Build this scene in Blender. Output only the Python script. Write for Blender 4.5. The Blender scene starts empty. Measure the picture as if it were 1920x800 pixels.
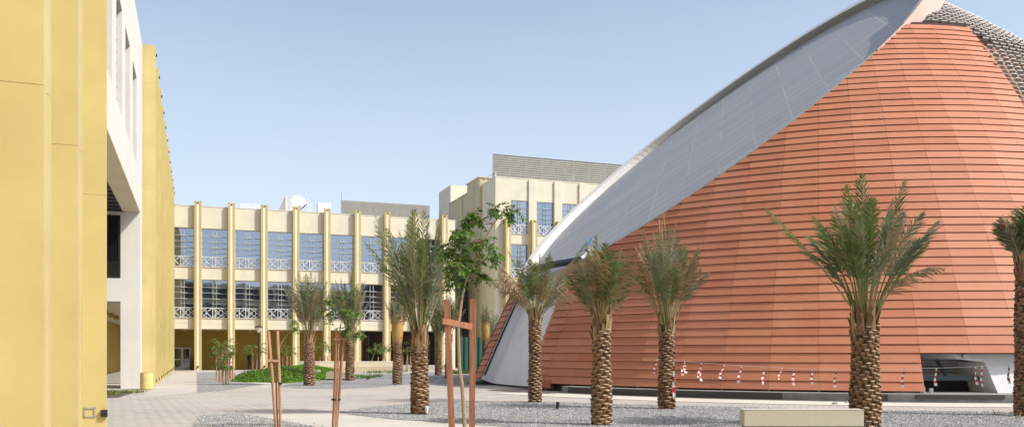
import bpy, bmesh, math, random
from mathutils import Vector, Matrix, noise
random.seed(7)
PI = math.pi
C = bpy.context.scene.collection
F, HC = 1600.0, 1.7            # focal length in photo pixels, eye height
R = math.radians

# ------------------------------------------------------------------ helpers
def G(px, py, z=0.0):
    Y = F*(HC-z)/(py-660.0)
    return Vector(((px-960.0)/F*Y, Y, z))
def P3(px, py, Y):
    return Vector(((px-960.0)/F*Y, Y, HC+(660.0-py)/F*Y))

class MB:
    def __init__(s): s.v=[]; s.f=[]; s.m=[]; s.mi=0
    def face(s, pts, mi=None):
        n=len(s.v); s.v.extend([tuple(p) for p in pts]); s.f.append(tuple(range(n,n+len(pts)))); s.m.append(s.mi if mi is None else mi)
    def box(s, x0,x1,y0,y1,z0,z1, mi=None):
        n=len(s.v)
        s.v += [(x0,y0,z0),(x1,y0,z0),(x1,y1,z0),(x0,y1,z0),(x0,y0,z1),(x1,y0,z1),(x1,y1,z1),(x0,y1,z1)]
        for q in ((0,3,2,1),(4,5,6,7),(0,1,5,4),(1,2,6,5),(2,3,7,6),(3,0,4,7)):
            s.f.append(tuple(n+i for i in q)); s.m.append(s.mi if mi is None else mi)
    def tube(s, pts, rad, n=6, mi=None, cap=True):
        pts=[Vector(p) for p in pts]
        if not hasattr(rad,'__len__'): rad=[rad]*len(pts)
        b=len(s.v); ref=None
        for i,p in enumerate(pts):
            d=(pts[min(i+1,len(pts)-1)]-pts[max(i-1,0)]).normalized()
            if ref is None: ref=Vector((1,0,0)) if abs(d.x)<.8 else Vector((0,1,0))
            a=(ref-d*ref.dot(d)).normalized(); c=d.cross(a); ref=a
            for k in range(n):
                t=2*PI*k/n; s.v.append(tuple(p+(a*math.cos(t)+c*math.sin(t))*rad[i]))
        m=s.mi if mi is None else mi
        for i in range(len(pts)-1):
            for k in range(n):
                k2=(k+1)%n
                s.f.append((b+i*n+k,b+i*n+k2,b+(i+1)*n+k2,b+(i+1)*n+k)); s.m.append(m)
        if cap:
            s.f.append(tuple(b+k for k in range(n))[::-1]); s.m.append(m)
            e=b+(len(pts)-1)*n
            s.f.append(tuple(e+k for k in range(n))); s.m.append(m)
    def bar(s, a, b, w, h=None, mi=None):
        # rectangular bar from a to b
        a=Vector(a); b=Vector(b); h=h or w; d=(b-a).normalized()
        up=Vector((0,0,1)) if abs(d.z)<.9 else Vector((0,1,0))
        x=d.cross(up).normalized()*w/2; y=x.cross(d).normalized()*h/2
        n=len(s.v); m=s.mi if mi is None else mi
        for p in (a,b):
            for q in (-x-y,x-y,x+y,-x+y): s.v.append(tuple(p+q))
        for q in ((0,3,2,1),(4,5,6,7),(0,1,5,4),(1,2,6,5),(2,3,7,6),(3,0,4,7)):
            s.f.append(tuple(n+i for i in q)); s.m.append(m)
    def lathe(s, prof, n=24, c=(0,0,0), mi=None, a0=0, a1=2*PI):
        b=len(s.v); m=s.mi if mi is None else mi; full=abs(a1-a0-2*PI)<1e-6; k=n if full else n+1
        for r,z in prof:
            for i in range(k):
                a=a0+(a1-a0)*i/n; s.v.append((c[0]+r*math.cos(a),c[1]+r*math.sin(a),c[2]+z))
        for j in range(len(prof)-1):
            for i in range(n):
                i2=(i+1)%k
                s.f.append((b+j*k+i,b+j*k+i2,b+(j+1)*k+i2,b+(j+1)*k+i)); s.m.append(m)
    def build(s, name, mats, parent=None, smooth=False, bevel=0, world=False, loc=None):
        me=bpy.data.meshes.new(name); 
        if not isinstance(mats,(list,tuple)): mats=[mats]
        v=s.v
        if world and parent is not None:
            inv=parent.matrix_basis.inverted(); v=[tuple(inv@Vector(p)) for p in v]
        me.from_pydata(v,[],s.f)
        for m in mats: me.materials.append(m)
        me.polygons.foreach_set('material_index', s.m)
        if smooth: me.polygons.foreach_set('use_smooth',[True]*len(s.f))
        me.update()
        o=bpy.data.objects.new(name,me); C.objects.link(o)
        if parent is not None: o.parent=parent
        if loc is not None: o.location=loc
        if bevel:
            b=o.modifiers.new('b','BEVEL'); b.width=bevel; b.segments=2; b.limit_method='ANGLE'
        return o

def tag(o,label=None,cat=None,group=None,kind=None):
    if label: o['label']=label
    if cat: o['category']=cat
    if group: o['group']=group
    if kind: o['kind']=kind
    return o
def empty(name,loc=(0,0,0),rz=0,label=None,cat=None,group=None):
    o=bpy.data.objects.new(name,None); C.objects.link(o); o.location=loc; o.rotation_euler=(0,0,rz); o.empty_display_size=.2
    o.matrix_basis=Matrix.Translation(loc)@Matrix.Rotation(rz,4,'Z')
    return tag(o,label,cat,group)
def copy_obj(o,parent,loc=None):
    c=o.copy(); C.objects.link(c); c.parent=parent
    if loc is not None: c.location=loc
    for ch in [x for x in bpy.data.objects if x.parent is o]: copy_obj(ch,c)
    return c

# ------------------------------------------------------------------ materials
def newmat(name):
    m=bpy.data.materials.new(name); m.use_nodes=True; nt=m.node_tree
    return m,nt,nt.nodes['Principled BSDF']
def N(nt,t,**k):
    n=nt.nodes.new(t)
    for a,b in k.items():
        if a in n.inputs: n.inputs[a].default_value=b
        else: setattr(n,a,b)
    return n
def mixcol(nt,fac,a,b,blend='MIX'):
    m=nt.nodes.new('ShaderNodeMix'); m.data_type='RGBA'; m.blend_type=blend
    for i,x in ((0,fac),(6,a),(7,b)):
        if hasattr(x,'is_linked') or hasattr(x,'links'): nt.links.new(x,m.inputs[i])
        elif i==0: m.inputs[0].default_value=x
        else: m.inputs[i].default_value=(*x,1)
    return m.outputs[2]
def coords(nt,kind='Object'):
    return nt.nodes.new('ShaderNodeTexCoord').outputs[kind]
def noise_tex(nt,vec,scale,detail=4,rough=.6,stretch=None):
    if stretch:
        mp=nt.nodes.new('ShaderNodeMapping'); mp.inputs['Scale'].default_value=stretch; nt.links.new(vec,mp.inputs[0]); vec=mp.outputs[0]
    n=N(nt,'ShaderNodeTexNoise',Scale=scale,Detail=detail,Roughness=rough); nt.links.new(vec,n.inputs['Vector']); return n.outputs['Fac']
def ramp(nt,fac,stops):
    r=nt.nodes.new('ShaderNodeValToRGB'); e=r.color_ramp.elements
    while len(e)<len(stops): e.new(.5)
    for i,(p,c) in enumerate(stops):
        e[i].position=p; e[i].color=(*c,1) if hasattr(c,'__len__') else (c,c,c,1)
    nt.links.new(fac,r.inputs[0]); return r.outputs[0]
def bump(nt,b,h,strength=.3,dist=.02):
    n=N(nt,'ShaderNodeBump',Strength=strength,Distance=dist); nt.links.new(h,n.inputs['Height']); nt.links.new(n.outputs[0],b.inputs['Normal'])
def wallmat(name,col,rough=.85,var=.08,scale=.6,streak=.06,bs=.15,spec=.25,metal=0):
    """painted render / cladding: soft mottling, faint vertical weather streaks, fine grain"""
    m,nt,b=newmat(name); co=coords(nt)
    n1=noise_tex(nt,co,scale,5,.6)
    c=mixcol(nt,ramp(nt,n1,[(.3,0.),(.7,1.)]),tuple(x*(1-var) for x in col),tuple(min(1,x*(1+var*.5)) for x in col))
    n2=noise_tex(nt,co,1.2,4,.65,stretch=(2.2,2.2,.12))
    c=mixcol(nt,ramp(nt,n2,[(.5,0.),(.8,streak*4)]),c,tuple(x*.72 for x in col))
    nt.links.new(c,b.inputs['Base Color']); b.inputs['Roughness'].default_value=rough; b.inputs['Specular IOR Level'].default_value=spec; b.inputs['Metallic'].default_value=metal
    bump(nt,b,noise_tex(nt,co,45,3),bs,.01)
    return m
def plain(name,col,rough=.6,metal=0,spec=.4,var=.15,scale=6):
    m,nt,b=newmat(name); co=coords(nt)
    c=mixcol(nt,noise_tex(nt,co,scale,4),tuple(x*(1-var) for x in col),tuple(min(1,x*(1+var)) for x in col))
    nt.links.new(c,b.inputs['Base Color']); b.inputs['Roughness'].default_value=rough; b.inputs['Metallic'].default_value=metal; b.inputs['Specular IOR Level'].default_value=spec
    return m
M={}
M['cream']=wallmat('cream_paint',(.69,.60,.42),streak=.08)
M['creamw']=wallmat('pale_cream_paint',(.70,.66,.53),streak=.05)
M['white']=wallmat('white_paint',(.67,.65,.595),streak=.05)
M['whitestrip']=wallmat('white_strip',(.82,.81,.78),streak=.02)
M['yellow']=wallmat('yellow_metal_cladding',(.57,.468,.20),rough=.5,var=.12,streak=.05,bs=.05,spec=.3)
M['yellowp']=wallmat('yellow_pilaster_paint',(.55,.425,.17),rough=.6,var=.06,streak=.06,bs=.05)
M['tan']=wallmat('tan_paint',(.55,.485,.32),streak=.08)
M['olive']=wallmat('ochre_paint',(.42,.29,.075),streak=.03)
M['louvre']=wallmat('beige_louvre',(.37,.37,.33),rough=.5,streak=.02)
M['ceil']=wallmat('soffit_white',(.6,.57,.48),streak=0)
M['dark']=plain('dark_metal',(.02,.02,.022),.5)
M['ceildark']=plain('dark_slat_ceiling',(.035,.035,.035),.7)
M['whitem']=plain('white_metal',(.78,.78,.77),.4,var=.04)
M['mull']=plain('pale_mullion',(.52,.52,.48),.4,var=.05)
M['steelblue']=plain('blue_grey_steel',(.10,.15,.18),.5)
M['galv']=plain('galvanised',(.45,.46,.47),.45,.5)
M['blue']=plain('blue_sheet',(.05,.25,.6),.5)
M['concrete']=wallmat('raw_concrete',(.30,.29,.27),var=.25,scale=2,streak=.15,bs=.5)
M['plaster']=wallmat('grey_plaster',(.72,.73,.74),var=.05,scale=1.0,streak=.1,bs=.3)
M['wood']=None

def glassmat(name,tint,refl,rough=.02):
    m,nt,b=newmat(name); co=coords(nt)
    b.inputs['Base Color'].default_value=(*tint,1); b.inputs['Roughness'].default_value=.1
    gl=N(nt,'ShaderNodeBsdfGlossy'); gl.inputs['Color'].default_value=(.62,.72,.88,1); gl.inputs['Roughness'].default_value=rough
    mx=nt.nodes.new('ShaderNodeMixShader'); mx.inputs[0].default_value=refl
    out=nt.nodes['Material Output']
    nt.links.new(b.outputs[0],mx.inputs[1]); nt.links.new(gl.outputs[0],mx.inputs[2]); nt.links.new(mx.outputs[0],out.inputs[0])
    bn=N(nt,'ShaderNodeBump',Strength=.12,Distance=.02); oi=nt.nodes.new('ShaderNodeObjectInfo'); va=N(nt,'ShaderNodeVectorMath',operation='ADD'); nt.links.new(co,va.inputs[0]); sc_=N(nt,'ShaderNodeVectorMath',operation='SCALE'); sc_.inputs[3].default_value=60.; cb=nt.nodes.new('ShaderNodeCombineXYZ'); nt.links.new(oi.outputs['Random'],cb.inputs[0]); nt.links.new(cb.outputs[0],sc_.inputs[0]); nt.links.new(sc_.outputs[0],va.inputs[1])
    nt.links.new(noise_tex(nt,va.outputs[0],.9,1),bn.inputs['Height']); nt.links.new(mixcol(nt,oi.outputs['Random'],(.52,.62,.78),(.68,.76,.90)),gl.inputs['Color']); nt.links.new(bn.outputs[0],gl.inputs['Normal'])
    return m
M['glass']=glassmat('tinted_glass',(.03,.05,.08),.52)
M['glassd']=glassmat('dark_glass',(.010,.012,.014),.16)

def woodmat(name,col):
    m,nt,b=newmat(name); co=coords(nt)
    n=noise_tex(nt,co,6,5,.6,stretch=(4,4,.4))
    c=mixcol(nt,ramp(nt,n,[(.3,0.),(.7,1.)]),tuple(x*.55 for x in col),tuple(x*1.25 for x in col))
    nt.links.new(c,b.inputs['Base Color']); b.inputs['Roughness'].default_value=.75; bump(nt,b,n,.4,.01); return m
M['wood']=woodmat('stake_wood',(.37,.165,.09))
M['woodl']=woodmat('stake_wood_pale',(.47,.255,.155))

# dome panels : per panel tint via a face attribute
def panelmat():
    m,nt,b=newmat('terracotta_panel'); co=coords(nt)
    a=N(nt,'ShaderNodeAttribute'); a.attribute_name='tint'; a.attribute_type='GEOMETRY'
    c=mixcol(nt,a.outputs['Fac'],(.43,.150,.074),(.51,.198,.104))
    c=mixcol(nt,ramp(nt,noise_tex(nt,co,.5,5,.65),[(.4,0.),(.75,.35)]),c,(.56,.27,.18))
    c=mixcol(nt,ramp(nt,noise_tex(nt,co,3.0,4,.6,stretch=(1,1,.25)),[(.55,0.),(.85,.3)]),c,(.36,.12,.07))
    nt.links.new(c,b.inputs['Base Color']); b.inputs['Roughness'].default_value=.62; b.inputs['Specular IOR Level'].default_value=.3
    bump(nt,b,noise_tex(nt,co,60,2),.08,.01)
    return m
M['terra']=panelmat()
M['under']=plain('dark_membrane',(.06,.022,.015),.9)

def greymat():
    m,nt,b=newmat('grey_metal_roof'); co=coords(nt,'Object')
    br=N(nt,'ShaderNodeTexBrick'); br.offset=0; br.squash=1
    for k,v in (('Scale',1.),('Mortar Size',.028),('Mortar Smooth',.1),('Bias',0.),('Brick Width',1.9),('Row Height',1.15)): br.inputs[k].default_value=v
    br.inputs['Color1'].default_value=(.345,.34,.34,1); br.inputs['Color2'].default_value=(.385,.38,.375,1); br.inputs['Mortar'].default_value=(.14,.145,.155,1)
    nt.links.new(co,br.inputs['Vector'])
    # pale cross joints
    b2=N(nt,'ShaderNodeTexBrick'); b2.offset=0
    for k,v in (('Scale',1.),('Mortar Size',.035),('Mortar Smooth',.2),('Brick Width',1.9),('Row Height',500.)): b2.inputs[k].default_value=v
    b2.inputs['Color1'].default_value=(0,0,0,1); b2.inputs['Color2'].default_value=(0,0,0,1); b2.inputs['Mortar'].default_value=(1,1,1,1)
    nt.links.new(co,b2.inputs['Vector'])
    rg=ramp(nt,noise_tex(nt,co,.35,3),[(.35,.45),(.6,1.)])
    mul=N(nt,'ShaderNodeMath',operation='MULTIPLY'); nt.links.new(b2.outputs['Color'],mul.inputs[0]); nt.links.new(rg,mul.inputs[1])
    c=mixcol(nt,mul.outputs[0],br.outputs['Color'],(.50,.48,.44))
    c=mixcol(nt,ramp(nt,noise_tex(nt,co,.8,5,.65,stretch=(.3,2.5,1)),[(.4,0.),(.8,.3)]),c,(.30,.295,.30))
    nt.links.new(c,b.inputs['Base Color']); b.inputs['Roughness'].default_value=.5; b.inputs['Specular IOR Level'].default_value=.4
    return m
M['greyroof']=greymat()
M['rimpale']=wallmat('pale_rim_metal',(.62,.60,.57),rough=.5,streak=.03,bs=.03)
M['latdark']=plain('shaded_plate_fold',(.075,.055,.04),.7)  # shade under the lattice plates, put into the colour
M['backing']=wallmat('peach_backing_board',(.42,.27,.19),var=.3,scale=3)
M['rimpink']=wallmat('pinkish_rim_cladding',(.52,.40,.34),rough=.55,streak=.04,bs=.03)

def pavermat():
    m,nt,b=newmat('concrete_pavers'); co=coords(nt)
    mp=nt.nodes.new('ShaderNodeMapping'); mp.inputs['Rotation'].default_value=(0,0,R(20)); nt.links.new(co,mp.inputs[0])
    br=N(nt,'ShaderNodeTexBrick')
    for k,v in (('Scale',1.),('Mortar Size',.02),('Mortar Smooth',.3),('Brick Width',.42),('Row Height',.21)): br.inputs[k].default_value=v
    br.inputs['Color1'].default_value=(.40,.355,.315,1); br.inputs['Color2'].default_value=(.50,.455,.41,1); br.inputs['Mortar'].default_value=(.17,.155,.14,1)
    nt.links.new(mp.outputs[0],br.inputs['Vector'])
    c=mixcol(nt,ramp(nt,noise_tex(nt,co,.22,5,.6),[(.35,0.),(.7,.6)]),br.outputs['Color'],(.50,.465,.42))
    c=mixcol(nt,ramp(nt,noise_tex(nt,co,1.3,5,.7,stretch=(.5,1.6,1)),[(.45,0.),(.8,.45)]),c,(.33,.31,.29))
    nt.links.new(c,b.inputs['Base Color']); b.inputs['Roughness'].default_value=.9
    bump(nt,b,br.outputs['Fac'],-.4,.01); return m
M['paver']=pavermat()
def concmat(name,col,sc=.5):
    m,nt,b=newmat(name); co=coords(nt)
    c=mixcol(nt,ramp(nt,noise_tex(nt,co,sc,6,.65),[(.3,0.),(.7,1.)]),tuple(x*.86 for x in col),tuple(x*1.06 for x in col))
    c=mixcol(nt,ramp(nt,noise_tex(nt,co,3,5,.7),[(.5,0.),(.8,.3)]),c,tuple(x*.7 for x in col))
    nt.links.new(c,b.inputs['Base Color']); b.inputs['Roughness'].default_value=.9
    bump(nt,b,noise_tex(nt,co,80,3),.2,.01); return m
M['path']=concmat('smooth_concrete',(.52,.49,.44))
M['pathcream']=concmat('cream_concrete_edge',(.60,.56,.48))
M['walk']=concmat('walkway_slabs',(.50,.46,.41))
M['ground']=concmat('sandy_ground',(.36,.33,.29),.1)
M['dirt']=concmat('damp_dirt',(.10,.09,.08),1.5)
M['bench']=wallmat('bench_cream',(.62,.565,.43),streak=.05,bs=.2)
def gravelmat():
    m,nt,b=newmat('grey_gravel'); co=coords(nt)
    v=N(nt,'ShaderNodeTexVoronoi',Scale=26.); nt.links.new(co,v.inputs['Vector'])
    sep=nt.nodes.new('ShaderNodeSeparateColor'); nt.links.new(v.outputs['Color'],sep.inputs[0])
    c=ramp(nt,sep.outputs[0],[(0.,(.085,.088,.09)),(.35,(.19,.195,.20)),(.75,(.30,.305,.31)),(1.,(.52,.52,.51))])
    c=mixcol(nt,ramp(nt,noise_tex(nt,co,.7,4),[(.35,0.),(.75,.4)]),c,(.24,.235,.225))
    nt.links.new(c,b.inputs['Base Color']); b.inputs['Roughness'].default_value=.9
    bump(nt,b,v.outputs['Distance'],-.9,.03); return m
M['gravel']=gravelmat()
M['stone']=plain('gravel_stone',(.27,.275,.28),.9,var=.5,scale=3)
M['stonel']=plain('gravel_stone_pale',(.46,.455,.44),.9,var=.3,scale=3)

def leafmat(name,col,col2,trans=.25,rough=.5,scale=2.5):
    m,nt,b=newmat(name); co=coords(nt)
    oi=nt.nodes.new('ShaderNodeObjectInfo')
    c=mixcol(nt,ramp(nt,noise_tex(nt,co,scale,3),[(.35,0.),(.65,1.)]),col,col2)
    nt.links.new(c,b.inputs['Base Color']); b.inputs['Roughness'].default_value=rough; b.inputs['Specular IOR Level'].default_value=.35
    tr=N(nt,'ShaderNodeBsdfTranslucent'); nt.links.new(c,tr.inputs[0])
    mx=nt.nodes.new('ShaderNodeMixShader'); mx.inputs[0].default_value=trans
    nt.links.new(b.outputs[0],mx.inputs[1]); nt.links.new(tr.outputs[0],mx.inputs[2]); nt.links.new(mx.outputs[0],nt.nodes['Material Output'].inputs[0])
    return m
M['fr_green']=leafmat('frond_green',(.085,.13,.03),(.17,.21,.07),.35)
M['fr_grey']=leafmat('frond_grey_green',(.15,.18,.10),(.27,.29,.19))
M['fr_dry']=leafmat('frond_dry',(.26,.17,.085),(.40,.29,.16),.2)
M['petiole']=plain('petiole',(.17,.19,.055),.5,var=.35)
M['petdry']=plain('petiole_dry',(.34,.24,.12),.7,var=.35)
M['leaf']=leafmat('leaf_green',(.075,.17,.025),(.15,.27,.045),.35)
M['leafd']=leafmat('leaf_dark',(.035,.09,.02),(.07,.14,.03),.3)
M['leafy']=leafmat('leaf_yellow',(.22,.24,.03),(.14,.19,.03),.3)
M['grass']=leafmat('lawn_blade',(.10,.22,.02),(.16,.30,.035),.3)
M['lawn']=plain('lawn_soil',(.09,.19,.02),.95,var=.4,scale=8)
M['bark']=plain('palm_bark',(.23,.125,.065),.95,var=.6,scale=5)
M['barkd']=plain('palm_bark_dark',(.10,.055,.03),.95,var=.4,scale=9)
M['cut']=plain('palm_cut_face',(.36,.27,.18),.9,var=.35,scale=14)
M['twig']=plain('young_bark',(.30,.22,.13),.85,var=.35,scale=12)
M['burlap']=wallmat('burlap',(.48,.30,.10),rough=.95,var=.2,scale=6,bs=.9)
M['net']=plain('green_netting',(.03,.10,.07),.8,var=.4,scale=2)
M['red']=plain('tape_red',(.55,.03,.04),.4,var=.1)
M['tapew']=plain('tape_white',(.8,.78,.76),.4,var=.05)
M['skin']=plain('skin',(.25,.13,.08),.6)
M['cloth']=plain('dark_clothes',(.012,.013,.02),.85)
M['barrel']=plain('yellow_plastic',(.75,.55,.22),.45,var=.06)

# ------------------------------------------------------------------ world, sun, camera
SUN=Vector((1,-.32,1.05)).normalized()
el=math.asin(SUN.z); az=math.atan2(SUN.x,SUN.y)
w=bpy.data.worlds.new("World"); bpy.context.scene.world=w; w.use_nodes=True; nt=w.node_tree
bg=nt.nodes['Background']; sky=nt.nodes.new('ShaderNodeTexSky'); sky.sky_type='NISHITA'; sky.sun_disc=False
sky.sun_elevation=el; sky.sun_rotation=az; sky.air_density=1.0; sky.dust_density=3.0; sky.ozone_density=1.5; sky.altitude=0
tc=nt.nodes.new('ShaderNodeTexCoord'); sx=nt.nodes.new('ShaderNodeSeparateXYZ'); nt.links.new(tc.outputs['Generated'],sx.inputs[0])
mr=N(nt,'ShaderNodeMapRange'); nt.links.new(sx.outputs['Z'],mr.inputs[0]); mr.inputs[1].default_value=0; mr.inputs[2].default_value=.5; mr.inputs[3].default_value=.62; mr.inputs[4].default_value=.06
nz=N(nt,'ShaderNodeTexNoise',Scale=1.6,Detail=3.); mp=nt.nodes.new('ShaderNodeMapping'); mp.inputs['Scale'].default_value=(1,1,4); nt.links.new(tc.outputs['Generated'],mp.inputs[0]); nt.links.new(mp.outputs[0],nz.inputs['Vector'])
ad=N(nt,'ShaderNodeMath',operation='MULTIPLY_ADD'); nt.links.new(nz.outputs['Fac'],ad.inputs[0]); ad.inputs[1].default_value=.12; nt.links.new(mr.outputs[0],ad.inputs[2])
hz=mixcol(nt,ad.outputs[0],sky.outputs[0],(5.5,6.1,6.9)); nt.links.new(hz,bg.inputs[0]); bg.inputs[1].default_value=.138
ld=bpy.data.lights.new('sun','SUN'); ld.energy=3.4; ld.angle=R(.53); ld.color=(1,.95,.88)
lo=bpy.data.objects.new('sun',ld); C.objects.link(lo); lo.rotation_euler=SUN.to_track_quat('Z','Y').to_euler(); lo.location=(40,-20,50)
cd=bpy.data.cameras.new('camera'); cam=bpy.data.objects.new('camera',cd); C.objects.link(cam)
cam.location=(0,0,HC); cam.rotation_euler=(R(90),0,0); cd.sensor_width=36; cd.lens=36*F/1920; cd.shift_y=260/1920; cd.clip_start=.1; cd.clip_end=3000
sc=bpy.context.scene; sc.camera=cam; sc.view_settings.view_transform='Standard'; sc.view_settings.look='None'; sc.view_settings.gamma=1
sc.view_settings.exposure=.38
try: sc.view_settings.use_curve_mapping=False
except Exception: pass

# ------------------------------------------------------------------ ground
def sheet(name,pts,z,mat,kind='structure'):
    mb=MB(); mb.face([(p.x,p.y,z) for p in pts]); o=mb.build(name,mat); o['kind']=kind
    if o.data.polygons[0].normal.z<0: o.data.flip_normals()
    return o
def smooth_poly(pts,n=4):
    # Catmull-Rom on a closed loop
    out=[]; L=len(pts)
    for i in range(L):
        p0,p1,p2,p3=pts[i-1],pts[i],pts[(i+1)%L],pts[(i+2)%L]
        for k in range(n):
            t=k/n
            out.append(.5*((2*p1)+(p2-p0)*t+(2*p0-5*p1+4*p2-p3)*t*t+(3*p1-p0-3*p2+p3)*t**3))
    return out
mb=MB(); mb.face([(-900,-300,0),(900,-300,0),(900,1500,0),(-900,1500,0)]); mb.build('ground',M['ground'])['kind']='structure'
sheet('paving',[Vector(p) for p in ((-40,-6,0),(45,-6,0),(45,60,0),(30,75,0),(-2,92,0),(-34,79,0))],.004,M['paver'])
sheet('walkway',[G(333,696.5),G(368.5,697.5),G(369,735),G(268,744),G(272,729)],.008,M['walk'])
sheet('arcade_forecourt',[G(333,696.2),G(840,690.5),G(842,696),G(560,695),G(440,697.2),G(369,697.3)],.010,M['walk'])
def wpoly(l): return [G(*p) for p in l]
beds=[
 wpoly([(369,698),(403,697.4),(440,697.6),(446,703),(440,712),(455,715.5),(478,718),(500,720.5),(470,723),(445,727.5),(420,731.5),(369,735)]),
 wpoly([(520,726),(540,719),(580,714),(620,711),(660,706.5),(700,703),(740,700.5),(800,697.5),(842,696.5),(868,696),(872,700),(840,705),(818,712),(812,716),(767,720),(700,725.5),(640,728.5),(570,728)]),
 wpoly([(815,718),(835,708),(870,702),(893,704),(905,712),(930,716),(890,722),(850,722)]),
 [G(636,770.5),G(700,762.5),G(767,757),G(890,753.5),G(1000,752),G(1150,757),G(1360,762),G(1600,769),G(1960,773),Vector((20,19,0)),Vector((20,6,0)),Vector((5,6,0)),G(1100,850),G(960,800),G(900,796.5),G(842,792),G(730,785),G(655,776.5)],
 [G(374,778.5),G(455,775.5),G(480,780),G(530,788),G(590,800),G(640,850),Vector((-2,10,0)),Vector((-8,10,0)),Vector((-6.9,18.2,0))],
]
for i,b in enumerate(beds):
    sheet('gravel_bed',b,.012,M['gravel'],'structure')
# smooth concrete path sweeping between the gravel beds
sheet('concrete_path',[G(470,779),G(540,775.5),G(625,774.5),G(655,777),G(730,785.5),G(842,792.5),G(900,797),G(960,800.5),G(1100,851),G(640,851),G(590,800.5),G(530,788.5),G(480,780.5)],.008,M['path'])
sheet('concrete_path',[G(460,716.2),G(520,718),G(580,714.6),G(640,711),G(600,713),G(545,719.5),G(518,726),G(540,729),G(470,724),G(500,721)],.009,M['path'])
# cream concrete strip round the dome, dirt strip, kerb
DX,DY=17.77,49.6; DR,DH,DZ=20.0,23.4,.3
def ringsheet(name,r0,r1,a0,a1,z,mat,n=40):
    mb=MB()
    for i in range(n):
        a=R(a0+(a1-a0)*i/n); b=R(a0+(a1-a0)*(i+1)/n)
        mb.face([(DX+r0*math.cos(a),DY+r0*math.sin(a),z),(DX+r1*math.cos(a),DY+r1*math.sin(a),z),(DX+r1*math.cos(b),DY+r1*math.sin(b),z),(DX+r0*math.cos(b),DY+r0*math.sin(b),z)])
    o=mb.build(name,mat); o['kind']='structure'; return o
ringsheet('perimeter_strip',21.3,23.5,-142,-60,.016,M['pathcream'])
ringsheet('dirt_strip',19.0,21.35,-146,-60,.020,M['dirt'])
ringsheet('dirt_strip',19.0,20.4,-176,-164,.020,M['dirt'],8)
ringsheet('dirt_strip',19.0,22.0,-149.5,-138,.024,M['dirt'],8)

# real stones over the near gravel (uncountable: one object)
def stones(name,poly,n,ymax,seed):
    rnd=random.Random(seed); mb=MB()
    xs=[p.x for p in poly]; ys=[p.y for p in poly]
    def inside(x,y):
        c=False; j=len(poly)-1
        for i in range(len(poly)):
            if (poly[i].y>y)!=(poly[j].y>y) and x<(poly[j].x-poly[i].x)*(y-poly[i].y)/(poly[j].y-poly[i].y)+poly[i].x: c=not c
            j=i
        return c
    k=0
    while k<n:
        x=rnd.uniform(min(xs),max(xs)); y=rnd.uniform(max(min(ys),17),min(max(ys),ymax))
        if not inside(x,y) or abs(x/y)>.62: 
            continue
        k+=1; r=rnd.uniform(.012,.026); a=rnd.uniform(0,6.28); h=r*rnd.uniform(.8,1.3); z=.012
        q=[(x+r*rnd.uniform(.7,1.2)*math.cos(a+t),y+r*rnd.uniform(.7,1.2)*math.sin(a+t)) for t in (0,2.1,4.2)]
        top=(x+rnd.uniform(-.4,.4)*r,y+rnd.uniform(-.4,.4)*r,z+h); mi=1 if rnd.random()<.3 else 0
        for i in range(3): mb.face([(*q[i],z),(*q[(i+1)%3],z),top],mi)
    o=mb.build(name,[M['stone'],M['stonel']]); o['kind']='stuff'; return o
stones('gravel_stones',beds[3],26000,30,3)
stones('gravel_stones',beds[4],4500,24,4)

def grow(poly,d):
    c=Vector((sum(p.x for p in poly)/len(poly),sum(p.y for p in poly)/len(poly),0)); return [Vector((p.x,p.y,0))+(Vector((p.x,p.y,0))-c).normalized()*d for p in poly]
stones('gravel_stones',grow(beds[3],.35),2600,30,13)
stones('gravel_stones',grow(beds[4],.3),500,24,14)
# ------------------------------------------------------------------ buildings share one frame: u along the far facade, v away along the left wing
CO=Vector((-31.65,80,0)); ANG=R(20.34); CU,SU=math.cos(ANG),math.sin(ANG)
def tl(px,s):
    r=(px-960)/F
    return (r*(80+CU*s)+31.65+SU*s)/(CU-SU*r)
def loc2w(t,s,z): return Vector((CO.x+CU*t-SU*s, CO.y+SU*t+CU*s, z))
def zat(px,py,s):
    p=loc2w(tl(px,s),s,0); return HC+(660-py)/F*p.y

def pilaster(mb,t,z0,z1,s0=-.45,w=.63,mi0=0,mi1=1):
    e=.215
    mb.box(t-w/2,t-w/2+e,s0,0,z0,z1,mi0); mb.box(t+w/2-e,t+w/2,s0,0,z0,z1,mi0)
    mb.box(t-w/2+e+.003,t+w/2-e-.003,s0+.02,0,z0,z1-.12,mi1)

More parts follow.
